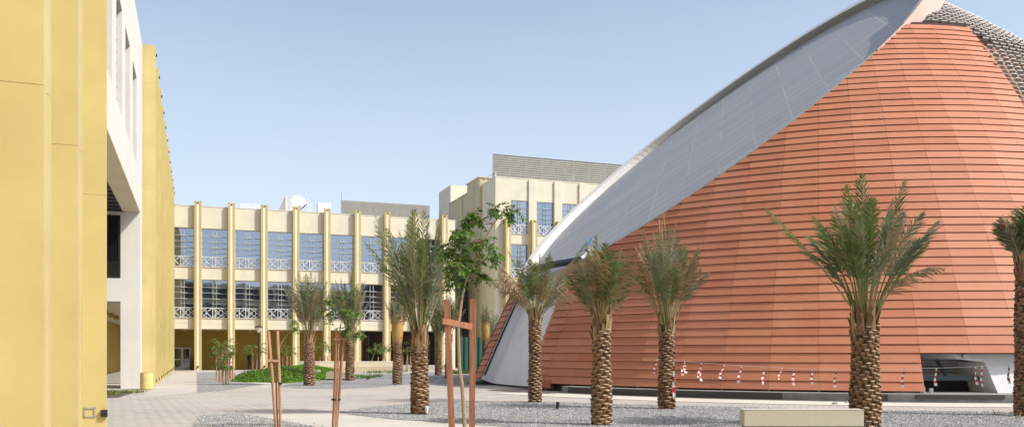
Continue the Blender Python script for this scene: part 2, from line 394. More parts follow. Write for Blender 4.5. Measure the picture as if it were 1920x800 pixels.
def window_mesh(w,h):
    """white mullions and sunshade bars of one bay, origin bottom-left, facing -y; two verticals right of centre, bars on both sides"""
    mb=MB(); d=.045
    for x in (.43*w,.57*w): mb.box(x-.022,x+.022,-.09,-.03,0,h*.97)
    mb.box(0,w,-.03,.0,h-.06,h); mb.box(0,w,-.03,0,0,.05)
    mb.box(0,.05,-.03,0,.05,h-.06); mb.box(w-.05,w,-.03,0,.05,h-.06)
    for z in (.80,.655,.505): mb.box(.0,.69*w,-.15,-.09,h*z-.016,h*z+.016)
    for z in (.79,.635,.49,.37): mb.box(.43*w,w,-.24,-.15,h*z-.012,h*z+.012)
    return mb
def balustrade_mesh(w,h):
    mb=MB(); y=-.16
    mb.box(0,w,y-.03,y+.03,h-.05,h); mb.box(0,w,y-.03,y+.03,0,.035)
    def seg(a,b,t=.035): mb.bar((a[0]*w,y,a[1]*h),(b[0]*w,y,b[1]*h),t,t)
    for c in (.17,.81):
        seg((c,0.),(c,1.))
    # crossing diagonals making overlapping diamonds
    for a,b in (((0,.05),(.37,.97)),((0,.97),(.40,.05)),((0,.5),(.17,.97)),((0,.5),(.17,.03)),((.17,.5),(.41,.97)),((.17,.5),(.41,.03)),
                ((.37,.97),(.81,.1)),((.40,.05),(.81,.95)),((.45,.97),(.69,.5)),((.45,.03),(.69,.5)),((.60,.97),(1.,.3)),((.60,.03),(1.,.7)),((.81,.97),(1.,.5)),((.81,.03),(1.,.5))):
        seg(a,b,.03)
    seg((.41,0),(.41,1),.04); seg((.52,0),(.52,1),.04)
    return mb

# ---- far wing --------------------------------------------------------------
fw=empty('cream_building',CO,ANG,'long three-storey cream building with yellow pilasters across the end of the courtyard','building')
TP=[2.07+3.01*k for k in range(9)]
zt,zb3,zw3,zb2,zw2=13.45,9.78,None,8.6,None
mb=MB()
mb.box(-.5,27.4,.0,.5,13.45,15.5); mb.box(-.5,27.4,.0,.5,8.60,9.78); mb.box(-.5,27.4,.0,.5,4.42,4.96); mb.box(-.5,27.4,.012,.5,4.40,4.42);mb.box(-.5,27.4,.0,.5,3.92,4.40)
mb.box(-.5,27.4,.5,15,3.9,15.2)
for t in TP: mb.box(t-.33,t+.33,.003,.45,0,15.45)
mb.box(26.25,27.4,.006,15,0,15.47)
mb.box(-.5,27.4,-.03,.5,15.5,15.56)
mb.build('wall',M['creamw'],fw)
mb=MB(); mb.box(-.4,27.3,.3,14.9,15.2,15.25); mb.build('roof',M['path'],fw)
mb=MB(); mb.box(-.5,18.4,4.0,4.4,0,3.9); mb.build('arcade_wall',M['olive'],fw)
mb=MB(); mb.box(18.4,26.25,4.0,4.2,0,3.5); mb.build('arcade_glazing',M['glassd'],fw)
mb=MB()
for t in (18.4,19.9,21.4,22.9,24.4,25.9): mb.box(t,t+.07,3.9,4.0,0,3.5)
mb.box(18.4,26.25,3.9,3.99,2.4,2.47); mb.box(18.4,26.25,3.9,4.2,3.503,3.9); mb.build('glazing_frame',M['dark'],fw)
for i,t in enumerate(TP):
    mb=MB(); pilaster(mb,t,0,15.95); o=mb.build('pilaster',[M['yellowp'],M['whitestrip']],fw)
    mb=MB(); mb.box(t-.06,t+.06,-.47,-.435,15.70,15.83); mb.build('lamp',M['dark'],o); mb=MB(); mb.box(t-.06,t+.06,-.56,-.435,.25,.45); mb.build('lamp',M['dark'],o)
edges=[-.5]+TP+[26.25+.33]
win3=None
for i in range(len(edges)-1):
    a=edges[i]+(.33 if i else .5-.0); b=edges[i+1]-.33
    if i==0: a=0.0-.3
    wd=b-a
    for (z0,z1) in ((9.78,13.45),(4.96,8.60)):
        o=window_mesh(wd,z1-z0).build('window',M['mull'],fw,loc=(a,.22,z0))
        g=MB(); g.box(0,wd,0,.2,0,z1-z0); g.build('pane',M['glass'],o)
        balustrade_mesh(wd,.98).build('balustrade',M['whitem'],fw,loc=(a,.1,z0))
for i in range(6):
    t=.9+3.01*i; mb=MB(); mb.lathe([(.0,0),(.12,0),(.12,.08),(0,.08)],12); mb.build('ceiling_light',M['whitem'],fw,loc=(t,2.0,3.8))
# double door under the arcade
t0=tl(326,4); t1=tl(357,4)
mb=MB()
for a,b in ((t0,t0+.09),((t0+t1)/2-.08,(t0+t1)/2+.08),(t1-.09,t1)): mb.box(a,b,3.9,4.0,0,2.15)
mb.box(t0,t1,3.9,3.99,2.06,2.18); mb.box(t0,t1,3.91,3.99,0,.25); mb.box(t0,t1,3.91,3.99,.95,1.05)
dr=mb.build('double_door',M['whitem'],fw)
mb=MB(); mb.box(t0+.01,t1-.01,3.95,3.985,.1,2.1); mb.build('pane',M['glassd'],dr)
mb=MB(); c=(t0+t1)/2
for x in (c-.13,c+.11): mb.box(x,x+.02,3.84,3.9,.9,1.3)
mb.build('handle',M['galv'],dr)

# literature rack beside the door
rk=empty('shelf_rack',loc2w(tl(362,3.4),3.4,0),ANG,'small dark open rack standing beside the white double door','rack')
mb=MB(); mb.box(-.28,-.25,-.2,.2,0,1.35); mb.box(.25,.28,-.2,.2,0,1.35); mb.build('frame',M['dark'],rk)
for k in range(6):
    mb=MB(); mb.box(-.25,.25,-.2,.2,.1+.23*k,.14+.23*k); mb.build('shelf',M['dark'],rk)

# roof gear
def louvre_screen(parent,t0,t1,s,z0,z1,step,name='louvre_screen',panel=3.0):
    mb=MB(); z=z0
    while z<z1-.05:
        mb.box(t0,t1,s,s+.05,z,min(z+step*.72,z1)); z+=step
    t=t0
    while t<t1+.01:
        mb.box(t-.03,t+.03,s+.012,s+.12,z0,z1+.02); t+=panel
    mb.box(t0,t1,s+.15,s+.18,z0,z1-.02)
    mb.box(t0,t1,s-.02,s+.2,z1,z1+.05)
    return mb.build(name,M['louvre'],parent)
zz1=zat(640,376,5.0)
louvre_screen(fw,tl(640,5),tl(806,5),5.0,15.25,zz1,.21)
mb=MB(); tt=tl(641,5); mb.tube([(tt,5.3,15.3),(tt,5.3,zat(641,358,5))],.03,5); mb.build('mast',M['galv'],fw)

def roofthing(name,px,s,label,cat,group=None):
    t=tl(px,s); return empty(name,loc2w(t,s,15.25),ANG,label,cat,group)
# extract fan cowl
t=roofthing('exhaust_cowl',556,6,'bulbous white exhaust cowl on the flat roof of the far wing','duct')
k=loc2w(tl(556,6),6,0).y/F
mb=MB()
pts=[]
for i in range(9):
    a=PI*i/8*.62
    pts.append((.55*math.cos(a)*1.0-.45,0,1.0+.62*math.sin(a)*1.05))
mb.tube([(-.55,0,.0),(-.55,0,.9),(-.48,0,1.15),(-.25,0,1.38),(.1,0,1.5),(.4,0,1.42),(.62,0,1.2)],[.42,.44,.5,.54,.52,.46,.4],16); mb.build('elbow_duct',M['whitem'],t,smooth=True)
mb=MB(); mb.box(.12,.85,-.4,.4,.55,.85); mb.box(.3,.8,-.35,.35,0,.55); mb.build('housing',M['mull'],t,bevel=.02)
mb=MB(); mb.tube([(.62,0,1.2),(.66,0,1.14)],[.34,.34],16); mb.build('opening',M['dark'],t); t.scale=(1.1,1.1,1.5)
t=roofthing('roof_hatch',528,6,'slanted grey roof hatch panel beside the white exhaust cowl','hatch')
mb=MB(); L=[(-.75,0,0),(.3,0,0),(.3,0,1.35)]; n=len(mb.v)
mb.face([(p[0],-.5,p[2]) for p in L]); mb.face([(p[0],.5,p[2]) for p in L[::-1]]); mb.face([(-.75,-.5,0),(.3,-.5,1.35),(.3,.5,1.35),(-.75,.5,0)]); mb.face([(.3,-.5,0),(.3,.5,0),(.3,.5,1.35),(.3,-.5,1.35)])
mb.build('panel',M['louvre'],t)
mb=MB(); mb.box(.34,.5,-.5,.5,0,1.33); mb.build('side_frame',M['whitem'],t); t.scale=(1,1,2.0)
t=roofthing('condenser_unit',607,6,'small white air conditioning box on the far wing roof, right of the cowl','air conditioner')
mb=MB(); mb.box(-.5,.5,-.4,.4,.35,1.05); mb.build('casing',M['whitem'],t,bevel=.03)
for x in (-.42,.42):
    mb=MB(); mb.box(x-.03,x+.03,-.35,.35,0,.35); mb.build('leg',M['galv'],t)
mb=MB(); mb.tube([(-.62,0,.0),(-.62,0,.35),(-.9,0,.5),(-1.3,0,.5),(-1.5,0,0)],.06,6); mb.build('pipe',M['dark'],t); t.scale=(1.35,1.35,2.1)
t=roofthing('vent_pipes',580,6,'pair of thin white vent pipes standing on the roof between cowl and air conditioner','pipe')
for x,h in ((-.15,2.6),(.12,2.2)):
    mb=MB(); mb.tube([(x,0,0),(x,0,h)],.05,6); mb.build('pipe',M['whitem'],t)
t=roofthing('roof_railing',470,3,'short white slatted railing on the far wing roof, left of the cowl','railing')
mb=MB()
for i in range(15): mb.box(-.98+.14*i,-.92+.14*i,-.02,.02,.1,1.3)
mb.box(-1,1.04,-.015,.015,.1,.14); mb.build('slat_panel',M['whitem'],t)

# ---- tall block on the right ----------------------------------------------------
tb=empty('tall_cream_block',CO,ANG,'taller four-storey cream block with plain piers, partly hidden by the dome','building')
T0=31.9
mb=MB()
mb.box(T0,70,.0,.5,18.05,20.4)
for z0,z1 in ((13.35,14.45),(8.6,9.78),(3.9,4.96)): mb.box(T0,70,.003,.5,z0,z1)
mb.box(T0+.003,70,.5,18,0,20.1)
mb.box(T0,T0+1.75,.006,18,0,20.38)
TQ=[T0+1.2+3.0*k for k in range(13)]
for i,t in enumerate(TQ):
    if i: mb.box(t-.45,t+.45,-.18,.45,0 if i>6 else 0,20.35)
mb.box(T0-.02,70,-.03,.5,20.4,20.46)
mb.box(T0-.03,T0+.0,0.003,4.55,0,20.46)
mb.build('wall',M['creamw'],tb)
mb=MB()
mb.box(T0-.32,T0-.03,4.55,9.2,0,21.2); mb.box(T0-.03,T0+3,4.6,9.2,20.1,21.15)
mb.box(T0-.12,T0-.03,9.2,17.2,0,20.3); mb.box(T0-.36,T0-.32,6.5,6.55,0,21.15); mb.box(T0-.2,T0-.12,11.5,11.9,0,20.35)
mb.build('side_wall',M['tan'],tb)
mb=MB(); mb.box(T0-.45,T0+3.1,4.45,9.3,21.2,21.32); mb.box(T0-.22,T0+.2,9.3,17.2,20.3,20.4); mb.build('coping',M['cream'],tb)
mb=MB(); mb.box(T0,T0+9,17.2,22.7,0,22.7); mb.build('stair_tower',M['creamw'],tb)
louvre_screen(tb,T0+.05,70,.9,20.4,zat(925,289,.9),.235,panel=1.9)
mb=MB()
for i in range(4): mb.box(T0+.2,T0+.25,.6+1.1*i,.65+1.1*i,20.4,21.1)
mb.box(T0+.2,T0+.24,.6,4.3,21.06,21.1); mb.build('roof_rail',M['whitem'],tb)
for i,t in enumerate(TQ[:9]):
    a=t+.45; b=TQ[i+1]-.45
    if i==0: a=T0+1.75
    for z0,z1 in ((14.45,18.05),(9.78,13.35),(4.96,8.6)):
        o=window_mesh(b-a,z1-z0).build('window',M['mull'],tb,loc=(a,.22,z0))
        g=MB(); g.box(0,b-a,0,.2,0,z1-z0); g.build('pane',M['glass'],o)
        balustrade_mesh(b-a,.98).build('balustrade',M['whitem'],tb,loc=(a,.1,z0))
for t in (T0+1.2,T0+4.2,T0+7.2):
    mb=MB(); pilaster(mb,t,0,15.95,s0=-.72); 
    o=mb.build('pilaster',[M['yellowp'],M['whitestrip']],tb)
    mb=MB(); mb.box(t-.06,t+.06,-.74,-.705,15.70,15.83); mb.build('lamp',M['dark'],o)
# glazed link between the wings
lk=empty('glazed_link',CO,ANG,'dark glazed link set back in the gap between the two cream buildings','building')
mb=MB(); mb.box(22,T0-.35,8.7,8.9,0,13.1); mb.build('glazing',M['glassd'],lk)
mb=MB()
for z in (3.6,4.0,8.2,8.7,13.0): mb.box(22,T0-.36,8.6,8.69,z,z+.09)
for t in (27.6,29.0,30.4): mb.box(t,t+.07,8.6,8.688,0,13.1)
mb.build('frame',M['steelblue'],lk)
mb=MB(); mb.box(22,T0-.35,8.5,12,13.1,13.3); mb.build('roof',M['creamw'],lk)

ob=empty('reflection_building',(0,-48,0),0,'cream building added behind the camera, seen only as a dark reflection in the windows','building')  # unseen block added so the lower windows have something dark to mirror
mb=MB(); mb.box(-70,60,-12,0,0,19)
for k in range(33): mb.box(-70+4*k,-69.4+4*k,0,.5,0,19.3)
mb.build('wall',M['tan'],ob)
for k in range(4):
    mb=MB(); mb.box(-69.3,59.9,.02,.1,1.2+4.6*k,4.4+4.6*k); mb.build('window_band',M['dark'],ob)
# ---- left yellow wing -----------------------------------------------------------------
lw=empty('yellow_building',CO,ANG,'tall yellow-finned wing running along the left side with a white gateway portal','building')
def fin(s,w=.63,z1=16.9,seams=(5.2,10.0,15.0),inner=-1.2):
    """deep yellow fin whose outer edge is two yellow strips flanking a recessed white one"""
    mb=MB(); zs=[0.0]+list(seams)+[z1]; e=w*.34
    for a,b in zip(zs[:-1],zs[1:]):
        b2=b-.006 if b<z1 else b
        if w>.3:
            mb.box(inner,0,s,s+e,a,b2,0); mb.box(inner,0,s+w-e,s+w,a,b2,0)
        else: mb.box(inner,0,s,s+w,a,b2,0)
    if w>.3: mb.box(inner+.002,-.07,s+e-.02,s+w-e+.02,0.001,z1-.1,1)
    mb.box(inner+.02,-.015,s+.015,s+e-.03,.002,z1-.01,0)
    return mb.build('fin',[M['yellow'],M['whitestrip']],lw)
S_FAR=[-40.15+3.65*k for k in range(11)]+[-.75]
for s in S_FAR:
    o=fin(s)
    mb=MB(); mb.box(-.069,.06,s+.26,s+.36,16.45,16.58); mb.build('lamp',M['dark'],o); mb=MB(); mb.box(-.069,.045,s+.27,s+.35,.22,.36); mb.build('lamp',M['dark'],o)
for s,wd in ((-65.05,.16),(-69.9,.63),(-73.4,.63),(-76.7,.63),(-80.4,.63)):
    o=fin(s,wd)
    if s>-70:
        mb=MB(); q=s-.001; mb.box(-.10,.03,q-.08,q-.0,.27,.43); mb.build('lamp',M['dark'],o)
mb=MB()   # body
mb.box(-12,-1.2,-41.6,14,4.15,16.7)
mb.box(-12,-4.7,-41.3,14,0,4.12)
mb.box(-14,-1.2,-95,-65.0,0,16.7)
mb.build('wall',M['yellow'],lw)
mb=MB(); mb.box(-4.7,-4.6,-41.3,6,0,4.1); mb.build('corridor_wall',M['olive'],lw)
mb=MB(); mb.box(-4.58,-1.21,-41.3,6,4.12,4.146); mb.build('corridor_ceiling',M['ceil'],lw)
mb=MB()
for s,wd in ((-36,1.6),(-30,1.2),(-17,1.1)): mb.box(-4.597,-4.56,s,s+wd,0.,3.2)
mb.build('corridor_door',M['woodl'],lw)
for k in range(5):
    mb=MB(); mb.box(-.14,.14,-.14,.14,-.26,0); mb.build('downlight',M['olive'],lw,loc=(-3.0,-39+3.6*k,4.12))
# portal: upper white wall with four slots
mb=MB(); tw=-.6
slots=[(-47.0,-44.6),(-51.0,-48.7),(-54.9,-52.5),(-58.8,-56.4)]
mb.box(tw-.3,tw,-64.9,-40.2,8.36,10.1); mb.box(tw-.3,tw,-64.9,-40.2,13.92,16.85)
ed=[-64.9]+[x for sl in sorted(slots) for x in sl]+[-40.2]
for a,b in zip(ed[0::2],ed[1::2]): mb.box(tw-.3,tw,a,b,10.1,13.92)
mb.box(-12,tw-.302,-64.9,-41.62,8.45,16.7)
# frontal pier wall
mb.box(-1.45,tw-.004,-41.9,-41.62,0,8.357); mb.box(-1.2,tw-.004,-41.62,-40.2,0,8.357)
mb.box(-9,-1.45,-41.9,-41.62,4.1,5.2); mb.box(-9,-2.9,-41.9,-41.62,5.2,8.357); mb.box(-9,-4.3,-41.9,-41.62,0,4.1)
mb.box(-2.9,-1.45,-41.9,-41.62,8.15,8.357)
mb.build('portal_wall',M['white'],lw)
mb=MB(); mb.box(-9,-1.35,-64.8,-41.95,8.30,8.352); 
for k in range(24): mb.box(-9,-1.35,-64.6+k*.95,-64.5+k*.95,8.24,8.30)
mb.build('soffit_slats',M['ceildark'],lw)
mb=MB(); mb.box(-1.35,tw-.004,-64.8,-41.95,8.33,8.356); mb.build('soffit_edge',M['cream'],lw)
for a,b in slots:
    mb=MB(); z=10.1
    for k in range(9): mb.box(tw-.22,tw-.175,a,b,10.3+k*.42,10.335+k*.42)
    o=mb.build('slot_window',M['dark'],lw)
    g=MB(); g.box(tw-.298,tw-.22,a+.002,b-.002,10.102,13.918); g.build('pane',M['glassd'],o)
mb=MB(); mb.box(-2.88,-1.47,-41.93,-41.9,5.22,5.3); mb.box(-1.55,-1.47,-41.93,-41.9,5.3,8.14); mb.box(-2.88,-1.47,-41.93,-41.9,8.08,8.14)
o=mb.build('window',M['dark'],lw)
g=MB(); g.box(-2.88,-1.47,-41.89,-41.8,5.22,8.14); g.build('pane',M['glassd'],o)
mb=MB(); mb.box(-14,-.65,-95,14,16.72,16.8); mb.build('roof',M['path'],lw)
# access hatch outline on the nearest visible fin
def near_fin_pt(px,py,s):
    t=tl(px,s); p=loc2w(t,s,0); return t,HC+(660-py)/F*p.y
s=-65.05; a=near_fin_pt(157,763,s); b=near_fin_pt(179,781,s)
mb=MB(); w_=.03
mb.box(a[0],b[0],s-.02,s,b[1],b[1]+w_); mb.box(a[0],b[0],s-.02,s,a[1]-w_,a[1]); mb.box(a[0],a[0]+w_,s-.02,s,b[1],a[1]); mb.box(b[0]-w_,b[0],s-.02,s,b[1],a[1])
mb.build('access_hatch',M['galv'],lw)

# corridor floor, weedy patch beside portal
mb=MB()
f0=[loc2w(-4.6,-41.6,0),loc2w(-1.25,-41.6,0),loc2w(-1.25,6,0),loc2w(-4.6,6,0)]
sheet('corridor_floor',f0,.03,M['walk'])
sheet('planting_soil',[G(150,736),G(236,733.5),G(246,737),G(222,745),G(150,746)],.016,M['dirt'])

# ------------------------------------------------------------------ dome
dm=empty('dome_building',(DX,DY,0),0,'huge seed-shaped dome clad in terracotta panels with a slanted grey metal roof','dome building')
KK=DH/DR**2
def pz(r): return DZ+DH*(1-(r/DR)**2)
PC=Vector((11.25,37.9,10.9))-Vector((DX,DY,0))   # replaced below
Cn=Vector((-.75884666,-.29719299,1)).normalized()
# a point on the slicing plane (fit): centroid of the near edge
cent=Vector(((4.98+7.24+8.69+10.16+11.68+13.4+14.23+15.58+17.23+18.63)/10,(38.52+37.15+36.57+36.36+36.3+36.59+36.9+37.36+38.29+39.64)/10,(6.95+8.16+8.95+10.06+11.18+12.68+13.53+14.66+16.2+17.85)/10))
PC=Vector((0,0,19.88559))
def lat_z(r):
    rb=12.0; zb=pz(rb)+.45
    return zb+(23.2-zb)*(1-(r/rb)**1.5) if r<rb else pz(r)+.45
# arc length table
AT=[(0,0.)]; L=0
for i in range(1,2001):
    r=DR*i/2000; L+=math.sqrt(1+(2*KK*r)**2)*DR/2000; AT.append((r,L))
def r_of_arc(a):
    lo,hi=0,len(AT)-1
    while hi-lo>1:
        m_=(lo+hi)//2
        if AT[m_][1]<a: lo=m_
        else: hi=m_
    return AT[hi][0]
ATOT=AT[-1][1]
PITCH=.36; A0=-109.6
def surf(r,a,off=0.0):
    # point offset along the outward normal
    nr=2*KK*r; n=math.sqrt(1+nr*nr); rr=r+off*nr/n
    return Vector((rr*math.cos(a),rr*math.sin(a),pz(r)+off/n))
def panels(az_ranges, name, rows_fn, label=None):
    mb=MB(); tints=[]
    rnd=random.Random(11)
    for k0,k1 in az_ranges:
        for k in range(k0,k1):
            a=R(A0+5*k); b=R(A0+5*(k+1)); g=.0006
            n=0
            while True:
                arc0=ATOT-.02-PITCH*n; arc1=arc0-PITCH
                if arc1<13.65: break
                r0,r1=r_of_arc(arc0),r_of_arc(arc1)
                if rows_fn(k,n):
                    ga=.004/r0; j=rnd.uniform(-.004,.004); j2=rnd.uniform(-.003,.003)
                    p=[surf(r0,a+ga,.112+j),surf(r0,b-ga,.112+j+j2),surf(r1,b-ga,.075+j2),surf(r1,a+ga,.075)]
                    q=[surf(r0-.03,a+ga,.03),surf(r0-.03,b-ga,.03),surf(r1,b-ga,.03),surf(r1,a+ga,.03)]
                    tn=rnd.random()
                    for fc in ((p[0],p[1],p[2],p[3]),(q[0],q[1],p[1],p[0]),(p[1],q[1],q[2],p[2]),(q[0],p[0],p[3],q[3]),(p[3],p[2],q[2],q[3])):
                        mb.face(fc); tints.append(tn)
                n+=1
    o=mb.build(name,M['terra'],dm)
    return o,tints
def cut(o,tints=None,both=False,lower=0):
    bm=bmesh.new(); bm.from_mesh(o.data)
    if tints is not None:
        ly=bm.faces.layers.float.new('tint'); bm.faces.ensure_lookup_table()
        for f_,t_ in zip(bm.faces,tints): f_[ly]=t_
    bmesh.ops.bisect_plane(bm,geom=bm.verts[:]+bm.edges[:]+bm.faces[:],plane_co=PC-Cn*lower,plane_no=Cn,clear_outer=True)
    bm.to_mesh(o.data); bm.free()
def inst(k,n):   # which panels exist
    azm=A0+5*(k+.5)
    if azm>180: azm-=360
    # low service opening (near, right side): az -99.6..-89.6 lowest 4 rows
    if -99.6<azm<-85 and n<4: return False
    if azm>-73 and n>30: return False
    return True
# notch between az -165.4 and -148.3 ; meridians at -109.6+5k: k=-8 -> -149.6, k=-11 -> -164.6
o,t_=panels([(-7,52)],'terracotta_cladding',inst); 
# left edge sliver up to the notch: trim at az -148.3 using narrower panel columns
def strip(a_deg,b_deg,name='terracotta_cladding'):
    mb=MB(); tints=[]; rnd=random.Random(5); n=0; a=R(a_deg); b=R(b_deg)
    while True:
        arc0=ATOT-.02-PITCH*n; arc1=arc0-PITCH
        if arc1<13.65: break
        r0,r1=r_of_arc(arc0),r_of_arc(arc1); tn=rnd.random(); ga=.004/r0
        p=[surf(r0,a,.135),surf(r0,b-ga,.135),surf(r1,b-ga,.075),surf(r1,a,.075)]; q=[surf(r0-.03,a,.03),surf(r0-.03,b-ga,.03),surf(r1,b-ga,.03),surf(r1,a,.03)]
        for fc in ((p[0],p[1],p[2],p[3]),(q[0],q[1],p[1],p[0]),(q[0],p[0],p[3],q[3]),(p[1],q[1],q[2],p[2])): mb.face(fc); tints.append(tn)
        n+=1
    return mb,tints
for (a,b) in ((-148.3,-144.6),(-170.2,-165.5)):
    mb2,t2=strip(a,b); o2=mb2.build('x',M['terra'],dm)
    bm=bmesh.new(); bm.from_mesh(o.data); bm.from_mesh(o2.data); bm.to_mesh(o.data); bm.free(); t_=t_+t2
    me=o2.data; bpy.data.objects.remove(o2); bpy.data.meshes.remove(me)
mb2=MB()
cut(o,t_)
# dark membrane below the cladding, except in the notch
mb=MB(); rs=[DR-.001,19,18,17,16,15,14,13,12,11,10,8,6,4,2,.05]
def lath(mb,a0,a1,off,n,rs=rs):
    b=len(mb.v)
    for r in rs:
        for i in range(n+1):
            p=surf(r,R(a0+(a1-a0)*i/n),off); mb.v.append(tuple(p))
    for j in range(len(rs)-1):
        for i in range(n):
            mb.f.append((b+j*(n+1)+i,b+j*(n+1)+i+1,b+(j+1)*(n+1)+i+1,b+(j+1)*(n+1)+i)); mb.m.append(0)
R18=[r_of_arc(ATOT-.02-PITCH*4),17.8,17,16,15,14,13,12,11,10,8,6,4,2,.05]
rs=[q for q in rs if q>=11]; R18=[q for q in R18 if q>=11]
lath(mb,-148.2,-99.65,0,20,rs); lath(mb,-99.6,-84.65,0,6,R18); lath(mb,-84.6,194.4,0,80,rs)
o=mb.build('membrane',M['under'],dm,smooth=False); cut(o)
mb=MB()
LR=[19,17,15,13.5,12,11,10,8.5,7,5.5,4,2.5,1,.05]
for rs_,a0_,a1_ in ((LR,-74.6,0),(LR[5:],-104,-74.6)):
    b=len(mb.v); n_=40
    for r in rs_:
        for i in range(n_+1):
            a=R(a0_+(a1_-a0_)*i/n_); mb.v.append((r*math.cos(a),r*math.sin(a),lat_z(r)-.42))
    for j in range(len(rs_)-1):
        for i in range(n_): mb.f.append((b+j*(n_+1)+i,b+j*(n_+1)+i+1,b+(j+1)*(n_+1)+i+1,b+(j+1)*(n_+1)+i)); mb.m.append(0)
o=mb.build('lattice_backing',M['backing'],dm,smooth=True); cut(o,lower=.54)
# notch: pale inner wall set 0.55 m in, with jambs
mb=MB(); rs2=[DR-.001+.2,19,18,17,16,15,14]
b=len(mb.v)
lath(mb,-165.5,-148.3,-.55,12,[19.99,19.4,18.8,18.2,17.6,17,16.4,15.8])
for a in (-165.5,-148.3):
    for r0,r1 in zip([19.99,19.2,18.4,17.6,16.8],[19.2,18.4,17.6,16.8,15.8]):
        mb.face([surf(r0,R(a),-.55),surf(r0,R(a),.02),surf(r1,R(a),.02),surf(r1,R(a),-.55)])
o=mb.build('entrance_wall',M['plaster'],dm); cut(o)
mb=MB()
def rail(r0,r1,a,off0,off1,w):
    ps=[r0+(r1-r0)*i/6 for i in range(7)]
    mb.tube([surf(r,R(a),off0) for r in ps],w,4)
rail(19.9,17.2,-165.2,-.05,0,.05)
mb.build('edge_trim',M['dark'],dm)
mb=MB(); rr_=17.45
pts=[surf(17.5,R(a),-.05)+Vector((0,0,.25)) for a in (-165,-161,-157,-153,-149,-146.5)]
mb.tube(pts,[.17]*6,4); mb.build('notch_top_strip',M['dark'],dm)  # black bar laid along the black gap at the notch top
mb=MB(); p=surf(17.75,R(-164.2),.05); mb.bar(p,p+Vector((.35,.05,.75)),.25,.08); p=surf(17.1,R(-145.8),.12); mb.bar(p,p+Vector((.2,.05,.42)),.16,.06); mb.build('sheet_offcut',M['blue'],dm)

# sliced grey roof: planar disc inside the cut, in its own plane frame
wdir=Vector((.25,1,.5125)); wdir=(wdir-Cn*wdir.dot(Cn)).normalized(); ddir=wdir.cross(Cn).normalized()
X0=(Cn.x/Cn.z)/(2*KK); Y0=(Cn.y/Cn.z)/(2*KK)
Bx=-Cn.x/Cn.z; By=-Cn.y/Cn.z; Az=PC.z+(Cn.x*PC.x+Cn.y*PC.y)/Cn.z
rc=math.sqrt(X0*X0+Y0*Y0-(Az-DZ-DH)/KK)
def cp(a,rad=1.0,off=0.0):
    x=X0+rc*rad*math.cos(a); y=Y0+rc*rad*math.sin(a); z=Az+Bx*x+By*y
    return Vector((x,y,z))+Cn*off
org=cp(0,0)
rot=Matrix((ddir,wdir,Cn)).transposed().to_4x4(); mtx=Matrix.Translation(org)@rot; inv=mtx.inverted()
def in_plane(mb,name,mat,smooth=False):
    mb.v=[tuple(inv@Vector(p)) for p in mb.v]
    o=mb.build(name,mat,dm,smooth=smooth); o.matrix_local=mtx; return o
NR=96
mb=MB(); mb.face([cp(2*PI*i/NR,.997,-.5) for i in range(NR)]); o=in_plane(mb,'grey_roof',M['greyroof'])
if o.data.polygons[0].normal.z<0: o.data.flip_normals()
# rim: two flavours, a thin pinkish edge next to the terracotta shell and a deep pale upstand on the far side
def rim(a0,a1,din,dout,hin,hout,mat,name,n=60):
    mb=MB(); pr=[]
    for i in range(n+1):
        a=R(a0+(a1-a0)*i/n); hi=hin(i/n) if callable(hin) else hin; ho=hout(i/n) if callable(hout) else hout
        A_=cp(a,1-din/rc,-.45); B_=cp(a,1-din/rc,hi); do=dout(i/n) if callable(dout) else dout; C_=cp(a,1+do/rc,ho); D_=cp(a,1+do/rc,-.9)
        pr.append((A_,B_,C_,D_))
    for i in range(n):
        for j in range(4):
            k=(j+1)%4; mb.face([pr[i][j],pr[i+1][j],pr[i+1][k],pr[i][k]])
    return in_plane(mb,name,mat)
rim(188,296,.02,.09,.03,.0,M['louvre'],'near_rim')
def h1(t): return .05+.25*t
rim(296,306,.02,.14,.03,.03,M['rimpink'],'near_rim',n=20)
rim(306,335,.02,lambda t:.14+.10*min(1,t*1.2),h1,lambda t:.05+.2*t,M['rimpink'],'near_rim')
def far_rim(a0,a1,n=110):
    mb=MB(); pr=[]
    for i in range(n+1):
        ad=a0+(a1-a0)*i/n; a=R(ad); q=min(1,max(0,(ad-98)/14.)); q=q*q*(3-2*q)      # 0 = leaning over the roof, 1 = upright
        hh=.0
        pr.append((cp(a,1-(.0*(1-q)+.30*q)/rc,-.52),cp(a,1-(.42*(1-q)+.26*q)/rc,hh-.04-.08*q),cp(a,1+.0/rc,hh),cp(a,1+.12/rc,-.5)))
    for i in range(n):
        for j in range(4):
            k=(j+1)%4; mb.face([pr[i][j],pr[i+1][j],pr[i+1][k],pr[i][k]])
    return in_plane(mb,'far_rim',M['rimpale'])
far_rim(-25,188)

